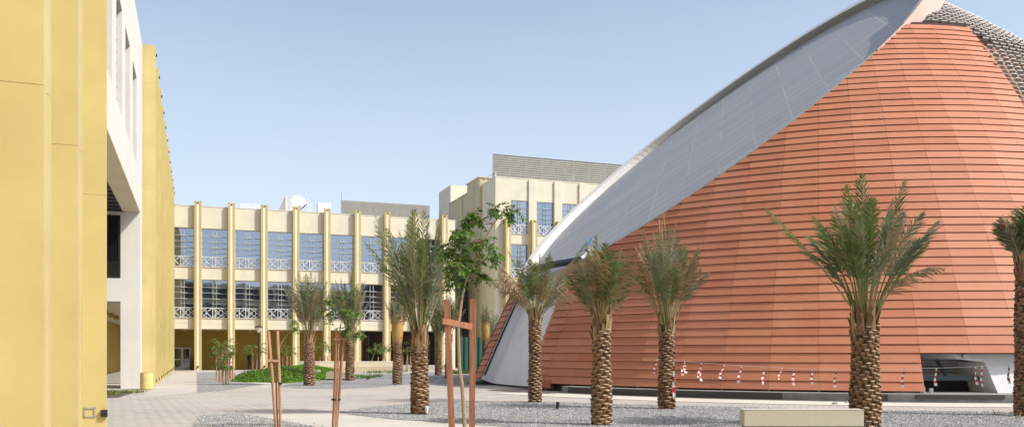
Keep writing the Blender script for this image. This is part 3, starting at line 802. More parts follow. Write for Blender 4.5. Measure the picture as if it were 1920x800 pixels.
# perforated metal lattice over the crown: small folded plates, lit lips coloured pale, shaded undersides dark
def lpt(r,a,dz=0): return Vector((r*math.cos(a),r*math.sin(a),lat_z(r)+dz))
mb=MB(); rows=[]
r=.8
while r<19.0: rows.append(r); sl=abs(lat_z(r+.05)-lat_z(r))/.05; r+=.27/math.sqrt(1+sl*sl)
rnd=random.Random(4)
for ri,r in enumerate(rows):
    n=max(8,int(2*PI*r/.44)); off=(ri%2)*PI/n
    for i in range(n):
        a=off+2*PI*i/n; ad=math.degrees(a)
        if ad>180: ad-=360
        if not(-104<ad<0): continue
        if r>11.0 and ad<-74.4+((ri%2)*.6): continue
        w=.155/r; zo=rnd.uniform(-.015,.015)
        p0=lpt(r,a-w,.030+zo); p1=lpt(r,a+w,.030+zo); e0=lpt(r,a-w*1.1,-.005+zo); e1=lpt(r,a+w*1.1,-.005+zo)
        mb.face([e0,e1,p1,p0],0)
        dz_=lat_z(r-.12)-lat_z(r); b0=lpt(r-.12,a-w*.7,.03+zo-dz_); b1=lpt(r-.12,a+w*.7,.03+zo-dz_); mb.face([p0,p1,b1,b0],0)
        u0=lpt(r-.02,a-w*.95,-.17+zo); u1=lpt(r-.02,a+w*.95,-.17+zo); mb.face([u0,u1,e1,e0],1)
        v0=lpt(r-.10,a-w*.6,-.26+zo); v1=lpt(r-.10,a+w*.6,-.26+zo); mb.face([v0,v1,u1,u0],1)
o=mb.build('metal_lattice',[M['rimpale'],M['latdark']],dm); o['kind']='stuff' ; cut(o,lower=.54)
mb=MB()
for kk in range(-18,1):
    a=R(kk*5-2.0); 
    lo_=18.8 if kk*5>-70 else 11.1
    if kk*5-2<-92: continue
    rr0=[.8+(lo_-.8)*i/14 for i in range(15)]
    mb.tube([lpt(r_,a,-.22) for r_ in rr0],.045,4)
for r_ in (3,5,7,9,11):
    mb.tube([lpt(r_,R(-92+90*i/40),-.26) for i in range(41)],.05,4)
for r_ in (13,15,17): mb.tube([lpt(r_,R(-70+68*i/30),-.26) for i in range(31)],.05,4)
o=mb.build('lattice_frame',M['steelblue'],dm); cut(o,lower=.6)

# foundation kerb, brackets
mb=MB()
def arcwall(mb,r0,r1,a0,a1,z0,z1,n=30):
    for i in range(n):
        a=R(a0+(a1-a0)*i/n); b=R(a0+(a1-a0)*(i+1)/n)
        P=[(r0,a),(r1,a),(r1,b),(r0,b)]; lo_=[Vector((r*math.cos(t),r*math.sin(t),z0)) for r,t in P]; hi_=[Vector((r*math.cos(t),r*math.sin(t),z1)) for r,t in P]
        mb.face(hi_); mb.face([lo_[1],lo_[2],hi_[2],hi_[1]]); mb.face([lo_[0],hi_[0],hi_[3],lo_[3]])
        if i==0: mb.face([lo_[0],lo_[1],hi_[1],hi_[0]])
        if i==n-1: mb.face([lo_[3],hi_[3],hi_[2],lo_[2]])
arcwall(mb,18.6,20.75,-139,-60,0,.27)
mb.build('foundation_kerb',M['concrete'],dm)
mb=MB(); pass
for a0_,a1_,zl_,k_ in ((-138,-113,.02,14),(-104.6,-103.4,.02,2),(-101,-93,.12,4)):
    mb=MB(); arcwall(mb,20.751,20.765,a0_,a1_,zl_,.262,k_); mb.build('bitumen_coating',M['dirt'],dm)
mb=MB(); arcwall(mb,19.3,19.5,-146,-99.7,0.0,.5,20); arcwall(mb,19.3,19.5,-89,-20,0,.5,20); mb.build('dark_skirt',M['concrete'],dm)
for k in range(-7,12):
    a=R(A0+5*k)
    if -99<A0+5*k<-86 : continue
    mb=MB(); p=Vector((19.95*math.cos(a),19.95*math.sin(a),.0)); t=Vector((-math.sin(a),math.cos(a),0))*.05
    mb.bar(p,p+Vector((0,0,.5)),.06,.10); mb.build('bracket',M['galv'],dm)
# loose lower orange panel at left
mb=MB(); a,b=R(-147.0),R(-143.2)
for z0_,z1_,o1 in ((.12,.50,.0),):
    p=[Vector((20.1*math.cos(q),20.1*math.sin(q),z)) for q,z in ((a,z0_),(b,z0_),(b,z1_),(a,z1_))]; q_=[Vector((19.9*math.cos(q),19.9*math.sin(q),z)) for q,z in ((a,z0_),(b,z0_),(b,z1_),(a,z1_))]
    mb.face(p); mb.face(q_[::-1])
    for i in range(4): mb.face([p[i],q_[i],q_[(i+1)%4],p[(i+1)%4]])
mb.build('lower_panel',M['terra'],dm)
# service opening: side walls, ceiling, sloped plaster, slats, steel beam
mb=MB()
zt_=surf(r_of_arc(ATOT-.02-PITCH*4),0).z
arcwall(mb,17.2,17.4,-103,-82,.27,zt_+.6,10)
a=R(-99.7); mb.face([Vector((r*math.cos(a),r*math.sin(a),z)) for r,z in ((16.3,.27),(19.75,.27),(19.2,zt_),(16.3,zt_+.3))])
mb.face([Vector((r*math.cos(R(q)),r*math.sin(R(q)),z)) for r,q,z in ((19.2,-99.7,zt_+.01),(19.2,-84.6,zt_+.01),(16.3,-84.6,zt_+.3),(16.3,-99.7,zt_+.3))])
# plastered wedge on the right
def cyl(r,q,z): return Vector((r*math.cos(R(q)),r*math.sin(R(q)),z))
mb.face([cyl(19.55,-91.9,.27),cyl(19.55,-84.7,.27),cyl(19.1,-84.7,zt_),cyl(19.1,-92.6,1.35)])
mb.face([cyl(19.1,-92.6,1.35),cyl(19.1,-84.7,zt_),cyl(19.1,-95.8,zt_),cyl(19.1,-95.6,1.46)])
mb.face([cyl(19.1,-95.8,zt_),cyl(19.1,-95.6,1.46),cyl(17.5,-97.3,1.45),cyl(17.5,-97.5,zt_+.1)])
mb.face([cyl(19.55,-91.9,.27),cyl(19.1,-92.6,1.35),cyl(17.5,-93.3,1.35),cyl(17.5,-92.6,.27)])
mb.build('service_recess',M['plaster'],dm)
mb=MB()
for i in range(6): mb.tube([cyl(17.5,q,.95+.11*i) for q in (-99.5,-97,-94.5,-92)],.022,4)
mb.build('wall_slats',M['galv'],dm)
mb=MB(); mb.bar(cyl(18.3,-99.8,.78),cyl(18.6,-91.5,.76),.28,.14); mb.bar(cyl(18.2,-95.5,.80),cyl(17.8,-96.1,1.42),.09,.09); mb.build('steel_beam',M['steelblue'],dm)
mb=MB(); mb.bar(cyl(17.75,-99.8,.46),cyl(17.75,-92.0,.46),.3,.36); mb.build('void_shade_panel',M['dark'],dm)  # black bar painted as the shade of the void below the beam
mb=MB(); mb.bar(cyl(19.5,-99.6,.6),cyl(19.25,-99.6,1.7),.07,.09); mb.bar(cyl(19.35,-95.1,1.5),cyl(19.3,-94.9,1.75),.1,.12); mb.bar(cyl(19.95,-98.9,.0),cyl(19.95,-98.9,.45),.1,.1); mb.bar(cyl(19.95,-99.9,.0),cyl(19.95,-99.9,.45),.1,.1);mb.build('jamb_bracket',M['galv'],dm)

# ------------------------------------------------------------------ date palms
def rotv(v,ax,a): return Matrix.Rotation(a,3,ax)@v
def trunk_mesh(mb,h,rad,rnd,light,pitch=.105,lean=(0,0)):
    """trunk with spiralling cut leaf bases. slots: 0 bark 1 dark bark 2 cut face"""
    n=14; rings=int(h/.25)+1
    def ctr(z): return Vector((lean[0]*z/h,lean[1]*z/h,z))
    def rr(z): return rad*(1.06-.10*min(1,z/h)) * (1+.05*math.sin(z*3.1))
    b=len(mb.v)
    for i in range(rings+1):
        z=h*i/rings
        for k in range(n):
            a=2*PI*k/n; p=ctr(z)+Vector((math.cos(a),math.sin(a),0))*rr(z)*.93; mb.v.append(tuple(p))
    for i in range(rings):
        for k in range(n):
            mb.f.append((b+i*n+k,b+i*n+(k+1)%n,b+(i+1)*n+(k+1)%n,b+(i+1)*n+k)); mb.m.append(1)
    per=max(6,2*PI*rad/.165); dz=pitch/per; i=0; z=-.02
    while z<h-.02:
        a=i*2.39996+rnd.uniform(-.07,.07); zz=z+rnd.uniform(-.018,.018); i+=1; z+=dz
        hw=PI/per*rnd.uniform(.85,1.15); r0=rr(max(0,zz)); ot=rnd.uniform(.025,.05)
        def p(da,r,q): return ctr(zz+q)+Vector((math.cos(a+da)*r,math.sin(a+da)*r,0))
        hgt=pitch*rnd.uniform(.85,1.2)
        bl,bm_,br=p(-hw*.5,r0*.96,-.04),p(0,r0*1.0,-.075),p(hw*.5,r0*.96,-.04)
        tl_,tm,tr=p(-hw,r0*.97,hgt*.50),p(rnd.uniform(-.15,.15)*hw,r0+ot,hgt*.36),p(hw,r0*.97,hgt*.50)
        tml,tmr=p(-hw*.55,r0+ot*.8,hgt*.40),p(hw*.55,r0+ot*.8,hgt*.40)
        bk=p(rnd.uniform(-.2,.2)*hw,r0*.99,hgt*rnd.uniform(.62,.78))
        m=0 if rnd.random()<.8 else 1
        mb.face([bl,bm_,tm,tml,tl_],m); mb.face([bm_,br,tr,tmr,tm],m)
        mb.face([tl_,tml,tm,tmr,tr,bk],2 if rnd.random()<light+.15 else 0)
def boots_mesh(mb,h,rad,rnd,n=46,mi=(3,0)):
    """long fibrous petiole stubs hugging the top of the trunk"""
    for i in range(n):
        a=rnd.uniform(0,2*PI); z=h-.30+.5*(i/n)+rnd.uniform(-.08,.05); L=rnd.uniform(.22,.45); w=rnd.uniform(.035,.06)
        r0=rad*(.95-.25*max(0,(z-h+.1)))
        d=Vector((math.cos(a),math.sin(a),0)); t=Vector((-math.sin(a),math.cos(a),0))
        p=d*r0+Vector((0,0,z)); q=d*(r0+rnd.uniform(.02,.10))+Vector((0,0,z+L))
        m=mi[0] if rnd.random()<.55 else mi[1]
        mb.face([p-t*w*1.3,p+t*w*1.3,q+t*w*.5,q-t*w*.5],m); mb.face([p+t*w*1.3,p-d*.05,q-d*.03,q+t*w*.5],m); mb.face([p-t*w*1.3,q-t*w*.5,q-d*.03,p-d*.05],m)
def frond(mb,rnd,base,az,tilt,L,bend,ll,npair,mi,pm,bare=.3,droop=0.,twist=0.,w=.022,vee=.55,curl=0.):
    """one pinnate frond: bending rachis plus narrow leaflets"""
    d=Vector((math.sin(tilt)*math.cos(az),math.sin(tilt)*math.sin(az),math.cos(tilt)))
    side0=Vector((-math.sin(az),math.cos(az),0)); ns=14; p=Vector(base); pts=[p.copy()]; dirs=[d.copy()]
    side=(side0 if twist==0 else rotv(side0,d,twist))
    for i in range(ns):
        f=i/ns; d=rotv(d,side0,bend*(.25+1.5*f)/ns); d=rotv(d,Vector((0,0,1)),curl/ns); p=p+d*L/ns; pts.append(p.copy()); dirs.append(d.copy())
    mb.tube(pts,[.020*(1-.85*i/ns)+.003 for i in range(ns+1)],4,pm,cap=False)
    for k in range(npair):
        f=bare+(1-bare)*(k+.3)/npair; x=f*ns; i=min(ns-1,int(x)); q=pts[i].lerp(pts[i+1],x-i); dd=dirs[i]
        up=side.cross(dd).normalized()
        prof=math.sin(PI*min(1,.18+.86*(f-bare)/(1-bare)))**.6
        for sgn in (-1,1):
            l=ll*prof*rnd.uniform(.8,1.1)
            fw=rnd.uniform(.75,1.1)
            ld=(side*sgn*math.cos(vee)+up*math.sin(vee)*rnd.uniform(-.1,1.1))
            ld=(ld.normalized()*math.cos(fw)+dd*math.sin(fw)).normalized()
            ld=(ld+Vector((0,0,-droop*rnd.uniform(.2,1.3)))).normalized()
            wv=dd.cross(ld).cross(ld).normalized()*w*rnd.uniform(.8,1.2)/2
            tip=q+ld*l+Vector((0,0,-droop*l*.4)); mid=q+ld*l*.45
            m=mi if rnd.random()<.9 else rnd.choice((4,5,6))
            mb.face([q-wv*.6,mid-wv,tip,mid+wv,q+wv*.6],m)
    return pts
PALM_M=[M['bark'],M['barkd'],M['cut'],M['petdry'],M['fr_green'],M['fr_grey'],M['fr_dry'],M['petiole']]
def palm(px,py,tw,tt,ct,cw,label,seed,n=34,mix=(.35,.45,.2),light=.6,spread=1.,bend=.5,droop=.15,ll=.44,npair=36,w=.025,lean=0,stalks=0,group='date palms planted in the gravel beds',ext=None,wrap=None,bare=.34,base=None,pet=.5):
    """px,py base pixel; tw trunk width; tt, ct the rows of trunk top and crown top; cw crown width, all in photo pixels at the palm's own distance"""
    rnd=random.Random(seed); b=base or G(px,py); Y=b.y; k=Y/F
    rad=tw*k/2*.92; h=HC+(660-tt)*k; top=HC+(660-ct)*k; Lh=top-h; half=cw*k/2
    t=empty('palm_tree',(b.x,b.y,0),rnd.uniform(0,6.28),label,'palm tree',group)
    mb=MB(); trunk_mesh(mb,h,rad,rnd,light); boots_mesh(mb,h,rad,rnd); mb.build('trunk',PALM_M,t)
    mb=MB(); L=Lh*1.06
    tmax=math.atan2(half,Lh*.75)
    for i in range(n):
        f=(i+.5)/n; az=i*2.39996+rnd.uniform(-.3,.3)
        tilt=(tmax*.80*spread)*(f**.6)*rnd.uniform(.6,1.1)
        lf=L*(1.0-.22*f)*rnd.uniform(.78,1.05)
        x=rnd.random(); mi=4 if x<mix[0] else (5 if x<mix[0]+mix[1] else 6)
        if f<.3 and mi==6: mi=4
        dr=droop*(2.6 if mi==6 else 1)
        bp=Vector((math.cos(az),math.sin(az),0))*rad*.55*f**.5+Vector((0,0,h-.12+rnd.uniform(0,.15)))
        frond(mb,rnd,bp,az,tilt,lf,bend*rnd.uniform(.35,1.3)*(f**.5)*(1.4 if mi==6 else 1),ll*rnd.uniform(.85,1.1),npair,mi,3 if (mi==6 or rnd.random()>pet) else 7,bare=bare*rnd.uniform(.85,1.2),droop=dr,twist=rnd.uniform(-.9,.9),w=w,curl=rnd.uniform(-.5,.5))
    if ext:
        for (azd,tl_,ln,be,mi) in ext:
            az=R(azd)-t.rotation_euler.z
            frond(mb,rnd,Vector((0,0,h)),az,tl_,ln*k,be,ll*1.05,npair,mi,7,bare=bare,droop=.05,twist=rnd.uniform(-.3,.3),w=w)
    mb.build('crown',PALM_M,t)
    if stalks:
        mb=MB()
        for i in range(stalks):
            a=rnd.uniform(0,6.28); p=Vector((math.cos(a)*.1,math.sin(a)*.1,h+Lh*.4)); q=p+Vector((rnd.uniform(-.6,.6),rnd.uniform(-.6,.6),Lh*rnd.uniform(.6,.82)))
            mb.tube([p,q],[.02,.012],4,3)
        mb.build('bare_stalk',PALM_M,t)
    if wrap:
        mb=MB(); za=HC+(660-wrap[1])*k; zb=HC+(660-wrap[0])*k; hw=wrap[2]*k/2; H=zb-za
        mb.lathe([(rad*1.0,za-.05),(rad*1.12,za),(hw*.98,za+H*.3),(hw*1.03,za+H*.62),(hw*.95,za+H*.9),(hw*.78,zb),(hw*.6,zb-.02)],18); mb.build('burlap_wrap',M['burlap'],t,smooth=True)
    return t
palm(787,776,33,640,392,132,'tall green date palm with a thick brown trunk, left of the square timber stakes',21,n=33,mix=(.52,.44,.04),ext=((175,.30,270,.12,5),(20,.30,250,.2,4),(10,.12,250,.1,5)),bend=.5,spread=1.15)
palm(1003,754,24,600,460,175,'date palm with a drooping half-dead brown crown in front of the grey dome entrance',22,n=28,mix=(.22,.33,.45),bend=.95,spread=1.25,droop=.35,ext=((8,.55,185,.1,5),(0,.75,185,.0,6),(185,.7,150,.5,6)))
palm(1128,796,37,615,450,118,'date palm with a pale scaly trunk and bushy olive-brown crown, second from the dome entrance',23,n=32,mix=(.30,.15,.55),light=.8,bend=.45,spread=.95,droop=.25)
palm(1250,766,31,620,425,150,'date palm with a dry bushy crown topped by three bare upright stalks',24,n=36,mix=(.35,.47,.18),light=.55,bend=.5,stalks=3,droop=.22,bare=.42,spread=1.1)
palm(1622,798.5,54,612,350,215,'largest date palm with a wide deep green crown, behind the long pale bench',25,n=37,mix=(.55,.40,.05),light=.55,bend=1.0,spread=.95,npair=44,ll=.46,w=.026,pet=.9,bare=.45,ext=((178,.60,300,.25,4),(90,.03,295,.05,4),(15,.25,300,.15,4),(2,.5,250,.3,5)))
palm(1921,779,34,500,385,90,'date palm cut off by the right edge, its dark trunk beside the service opening',26,n=30,mix=(.45,.35,.2),light=.35)
palm(580,722,21,640,508,76,'greyish date palm with a knobbly tan trunk, in front of the green mound',27,n=34,mix=(.12,.5,.38),light=.75,npair=26,w=.035,ll=.42,spread=.9,droop=.2)
palm(656,713,16,640,508,78,'date palm with grey-green crown right of the grey-brown one, behind the leafy staked tree',28,n=30,mix=(.3,.5,.2),light=.4,npair=24,w=.04,ll=.45,spread=.9)
palm(745,720,17,640,545,30,'date palm with burlap-wrapped crown base, just left of the tall green palm',29,n=22,mix=(.2,.6,.2),light=.5,npair=20,w=.035,ll=.35,spread=.6,wrap=(591,642,22))
palm(822,703,13,650,552,50,'slim date palm with grey fan crown standing directly behind the tall green palm',30,n=28,mix=(.2,.6,.2),light=.5,npair=20,w=.045,ll=.45,spread=.8)
palm(841,709,13,640,548,56,'slim date palm half hidden by the square wooden stake',31,n=28,mix=(.1,.6,.3),light=.45,npair=20,w=.045,ll=.45,spread=.9)
palm(910,697,12,636,572,20,'small burlap-wrapped date palm beside the green netting, left of the dome edge',32,n=16,mix=(.3,.6,.1),light=.5,npair=16,w=.04,ll=.3,spread=.5,wrap=(603,636,16),base=G(910,701))
palm(926,694,12,650,580,34,'grey-green date palm crown peeking out behind the left edge of the dome',33,n=20,mix=(.4,.6,.0),light=.5,npair=16,w=.05,ll=.45,spread=.8)

# ------------------------------------------------------------------ leafy trees and stakes
def leaf_spray(mb,rnd,p,d,L,n,size,mi,droop=.5):
    """a compound leaf: arching stalk with paired oval leaflets"""
    d=d.normalized(); pts=[p.copy()]; q=p.copy(); dd=d.copy()
    for i in range(6):
        dd=(dd+Vector((0,0,-droop*.22))).normalized(); q=q+dd*L/6; pts.append(q.copy())
    mb.tube(pts,[.004,.003,.003,.002,.002,.002,.001],3,3,cap=False)
    for k in range(n):
        f=.25+.75*k/max(1,n-1); i=min(5,int(f*6)); c=pts[i].lerp(pts[i+1],f*6-i); ax=(pts[i+1]-pts[i]).normalized()
        s=ax.cross(Vector((0,0,1)));
        if s.length<.1: s=Vector((1,0,0))
        s.normalize()
        for sg in (-1,1):
            l=size*rnd.uniform(.7,1.25); ld=(s*sg*.8+ax*.45+Vector((0,0,-rnd.uniform(.1,1.0)*droop))).normalized()
            n_=ld.cross(ax); n_=rotv(n_.normalized(),ld,rnd.uniform(-.8,.8)); wv=n_.cross(ld).normalized()*l*.24; fo=n_*l*.06
            a=c; b=c+ld*l; m1=c+ld*l*.42
            m=mi if rnd.random()<.9 else 2
            mb.face([a,m1+wv,b,m1-fo],m); mb.face([a,m1-fo,b,m1-wv],m)
LEAF_M=[M['leaf'],M['leafd'],M['leafy'],M['twig']]
def leafy_tree(name,base,path,radii,blobs,label,seed,size,dens,spray=.32,group=None,cat='tree',nl=5):
    """path: trunk points relative to base; blobs: (centre, radius) of leafy masses reached by branches"""
    rnd=random.Random(seed); t=empty(name,base,0,label,cat,group)
    mb=MB(); path=[Vector(p) for p in path]; mb.tube(path,radii,7)
    cm=MB()
    for c,r in blobs:
        c=Vector(c); j=min(range(len(path)),key=lambda i:(path[i]-c).length+max(0,path[i].z-c.z)*2); st=path[j]
        mid=st.lerp(c,.5)+Vector((rnd.uniform(-.1,.1),rnd.uniform(-.1,.1),-.1*r)); mb.tube([st,mid,c],[radii[j]*.6,radii[j]*.4,radii[j]*.2],5)
        m=int(dens*r*r*r*40)+10
        for i in range(m):
            v=Vector((rnd.gauss(0,1),rnd.gauss(0,1),rnd.gauss(0,1))).normalized()*r*rnd.random()**.5; v.z*=.75
            p=c+v; out=(v+Vector((rnd.uniform(-.4,.4),rnd.uniform(-.4,.4),.35*r))).normalized()
            if i%6==0: mb.tube([c,p],[radii[j]*.14,.003],3)
            leaf_spray(cm,rnd,p-out*spray*.4,out,spray*rnd.uniform(.7,1.2),nl,size,0 if rnd.random()<.78 else 1,.8)
    mb.build('trunk',M['twig'],t); cm.build('crown',LEAF_M,t)
    return t
def stake_pair(base,sticks,bars,label,mat,square=False,group=None,ties=(),r=.035,h=0):
    t=empty('tree_stakes',base,0,label,'tree stakes',group)
    for (a,b) in sticks:
        mb=MB()
        if square: mb.bar(a,b,.10,.08)
        else: mb.tube([a,Vector(a).lerp(Vector(b),.5)+Vector((.01,0,0)),b],[r*1.05,r,r*.92],8)
        mb.build('stake',mat,t)
    for (a,b,w,hh) in bars:
        mb=MB(); mb.bar(a,b,w,hh); mb.build('crossbar',mat,t)
    for (p,s) in ties:
        mb=MB(); mb.lathe([(s,-.02),(s+.008,-.02),(s+.008,.02),(s,.02)],12,c=p); mb.build('tie',M['dark'],t)
    return t
def rel(px,py,Y,base): return P3(px,py,Y)-base
# tall tree right of centre with its square timbers
B=Vector((P3(868,800,14.2).x,14.2,0)); 
pt=lambda px,py,dy=0: tuple(P3(px,py,14.2+dy)-B)
leafy_tree('staked_tree',B,[(.02,0,-.05),pt(871,800),pt(868,745),pt(866,720),pt(861,690),pt(860,650),pt(859,610),pt(866,560),pt(872,530),pt(885,500),pt(905,455),pt(925,420),pt(945,395)],[.035,.035,.033,.033,.031,.030,.028,.024,.022,.020,.016,.012,.008],
  [(pt(953,388,.1),.17),(pt(885,415,0),.16),(pt(860,455,.1),.26),(pt(905,450,-.1),.25),(pt(880,490,.15),.36),(pt(862,432,-.1),.16),(pt(845,495,-.2),.20),(pt(925,470,.1),.20),(pt(850,522,0),.18),(pt(835,470,.1),.18),(pt(885,400),.10),(pt(905,510),.10),(pt(928,388),.10)],
  'tall leafy tree with a crooked pale trunk, tied between two square wooden stakes',41,.09,13.0,spray=.28)
B2=B.copy(); mk=lambda px,py,dy=0: P3(px,py,14.2+dy)-B2
def ext_down(a,b):   # carry a stake down to the ground
    a=Vector(a); b=Vector(b); f=(a.z+.02)/(a.z-b.z) if a.z!=b.z else 1; return a+(b-a)*f
a=mk(838,562,-.05); b=mk(847,800,-.05); c=mk(887,560,.25); d=mk(885,800,.25)
stake_pair(B2,[(a,ext_down(a,b)),(c,ext_down(c,d))],[(mk(829,601,-.13),mk(884,612,.12),.07,.10)],'two square reddish timber stakes with a cross board holding the tall leafy tree',M['wood'],square=True,ties=())
# leaning staked sapling left of centre
B=Vector((P3(522,800,19.).x,19.,0)); mk=lambda px,py,dy=0: P3(px,py,19.+dy)-B
leafy_tree('staked_tree',B+Vector((-.06,.15,0)),[(0,0,-.05),mk(520,740),mk(519,700),mk(522,660),mk(530,640),mk(542,624),mk(553,617)],[.02,.02,.019,.017,.014,.01,.006],
  [(mk(556,612),.07),(mk(553,600),.06)],'thin nearly leafless sapling bending right between two orange stakes',42,.07,1.2,spray=.2,nl=3)
a=mk(503,620); b=mk(517,800); c=mk(520,620,.1); d=mk(526,800,.1)
stake_pair(B,[(a,ext_down(a,b)),(c,ext_down(c,d))],[(mk(502,675,-.05),mk(524,676,.05),.05,.05)],'pair of round orange stakes with a short crossbar holding the bending bare sapling',M['woodl'],ties=((mk(526,718,.1),.04),))
# leafy staked tree in the middle
B=Vector((P3(629,800,19.2).x,19.2,0)); mk=lambda px,py,dy=0: P3(px,py,19.2+dy)-B
leafy_tree('staked_tree',B,[(0,.05,-.05),mk(632,740),mk(635,700),mk(634,660),mk(636,630),mk(640,600)],[.022,.022,.02,.019,.016,.01],
  [(mk(640,575),.36),(mk(612,578),.22),(mk(668,585,.1),.26),(mk(655,612),.20),(mk(625,556),.2),(mk(672,622,.1),.12)],'bushy green tree in the middle with two reddish stakes crossing below its crown',43,.08,4.2,spray=.28)
a=mk(631,622); b=mk(624.5,800); c=mk(644,619,.1); d=mk(631,800,.1)
stake_pair(B,[(a,ext_down(a,b)),(c,ext_down(c,d))],[(mk(627,636,-.05),mk(650,634,.05),.045,.06)],'two reddish round stakes leaning together below the bushy middle tree',M['wood'],ties=((mk(626,748),.05),(mk(634,748,.1),.05)))
# group of young staked trees on the left gravel bed
yt=[]
for i,(px,py,cx,cy,r,lab) in enumerate(((412,716,405,640,.55,'young green tree on the left gravel bed, leftmost of the cluster of three'),(424,721,421,645,.5,'young tree nearest the camera in the cluster of three on the left gravel bed'),(432,711,433,646,.55,'young tree at the right of the cluster of three, in front of a pilaster'))):
    b=G(px,py); k=b.y/F; mk=lambda x,y,dy=0: P3(x,y,b.y+dy)-b
    leafy_tree('young_tree',b,[(0,0,-.05),mk(px,690),mk(px-2,665),mk(cx,cy)],[.03,.028,.022,.01],[(mk(cx,cy),r),(mk(cx+6,cy+12),r*.6),(mk(cx-3,cy+22),r*.5),(mk(cx,cy+40),r*.35)],lab,50+i,.14,.30,spray=.4,group='young staked trees along the gravel',nl=4)
    tl_=660-12; s_=[(mk(px-7,tl_+6+i*2),mk(px-6,py-3)),(mk(px+4,tl_+10),mk(px+4,py)),(mk(px-1,tl_+18,.4),mk(px-1,py-4,.4))]
    stake_pair(b,[(a_,(b_[0],b_[1],-.02)) for a_,b_ in s_],[(mk(px-7,676+i),mk(px+4,677+i),.05,.06)],('three thin orange stakes round the leftmost young tree','three thin orange stakes round the nearest young tree','three thin orange stakes round the young tree at the right of the cluster')[i],M['woodl'],r=.04,group='thin orange stakes round young trees')
for i,(px,py,cx,cy,r,lab) in enumerate(((481,696,483,649,1.05,'round green young tree beside the black lamp post'),(537,695.5,537,650,.95,'dark green young tree behind the bending bare sapling'),(607,695,607,643,.9,'small green tree between the two grey palms, in front of the arcade'),(695,694,704,648,.5,'small bare young tree before the dark arcade glazing'),(762,696,764,650,.7,'small green tree seen right of the burlap-wrapped palm'),(716,695,722,646,.45,'sparse little tree left of the burlap-wrapped palm'))):
    b=G(px,py); mk=lambda x,y,dy=0: P3(x,y,b.y+dy)-b
    leafy_tree('young_tree',b,[(0,0,-.05),mk(px,680),mk(cx,cy+8),mk(cx,cy)],[.045,.04,.03,.015],[(mk(cx,cy),r),(mk(cx-10,cy+5),r*.6),(mk(cx+10,cy+6),r*.6)],lab,60+i,.17,.17 if i!=3 else .04,spray=.5,group='young staked trees along the gravel',nl=4)
    if i!=3:
        s_=[(mk(px-7,668),mk(px-7,py)),(mk(px+7,667),mk(px+8,py)),(mk(px+2,666,.6),mk(px+2,py-1,.6))]
        stake_pair(b,[(a_,(b_[0],b_[1],-.02)) for a_,b_ in s_],[],('orange stakes round the young tree by the lamp post','orange stakes round the dark green young tree','orange stakes under the small tree between the grey palms','','orange stakes right of the burlap-wrapped palm','orange stakes left of the burlap-wrapped palm')[i],M['woodl'],r=.045,group='thin orange stakes round young trees')

# ------------------------------------------------------------------ mound, lawn, planting
def mound(name,outline,hmax,mat,z0=.01,res=.45,falloff=3.0):
    pts=smooth_poly(outline,5); xs=[p.x for p in pts]; ys=[p.y for p in pts]
    def inside(x,y):
        c=False; j=len(pts)-1
        for i in range(len(pts)):
            if (pts[i].y>y)!=(pts[j].y>y) and x<(pts[j].x-pts[i].x)*(y-pts[i].y)/(pts[j].y-pts[i].y)+pts[i].x: c=not c
            j=i
        return c
    def edge(x,y): return min((Vector((x,y,0))-Vector((p.x,p.y,0))).length for p in pts)
    def hgt(x,y):
        if not inside(x,y): return 0
        e=min(1,edge(x,y)/falloff); return z0+hmax*(1-(1-e)**2)*(1+.12*noise.noise(Vector((x*.4,y*.4,0))))
    mb=MB(); nx=int((max(xs)-min(xs))/res)+1; ny=int((max(ys)-min(ys))/res)+1; idx={}
    for i in range(nx+1):
        for j in range(ny+1):
            x=min(xs)+i*res; y=min(ys)+j*res; z=hgt(x,y); idx[i,j]=(x,y,z if z>0 else -.05)
    for i in range(nx):
        for j in range(ny):
            q=[idx[i,j],idx[i+1,j],idx[i+1,j+1],idx[i,j+1]]
            if any(p[2]>0 for p in q): mb.face(q)
    o=mb.build(name,mat,smooth=True); bm=bmesh.new(); bm.from_mesh(o.data); bmesh.ops.remove_doubles(bm,verts=bm.verts,dist=.001); bm.to_mesh(o.data); bm.free(); o['kind']='structure'
    return inside,hgt,(min(xs),max(xs),min(ys),max(ys)),edge
ml=[G(440,714.5),G(470,716),G(505,716.5),G(545,718),G(590,713),G(618,709.5),G(632,705),G(634,699),G(620,696.3),G(570,695),G(530,696.5),G(500,701),G(470,706)]
inside,hgt,bb,edge=mound('lawn_mound',ml,.62,M['lawn'])
rnd=random.Random(9); g=MB(); n=0
while n<30000:
    x=rnd.uniform(bb[0],bb[1]); y=rnd.uniform(bb[2],bb[3]); n+=1
    if not inside(x,y): continue
    z=hgt(x,y); a=rnd.uniform(0,3.14); w_=.05; h_=rnd.uniform(.05,.12); dx,dy=math.cos(a)*w_,math.sin(a)*w_
    g.face([(x-dx,y-dy,z-.02),(x+dx,y+dy,z-.02),(x+rnd.uniform(-.04,.04),y+rnd.uniform(-.04,.04),z+h_)])
g.build('grass',M['grass'])['kind']='stuff'
g=MB(); n=0
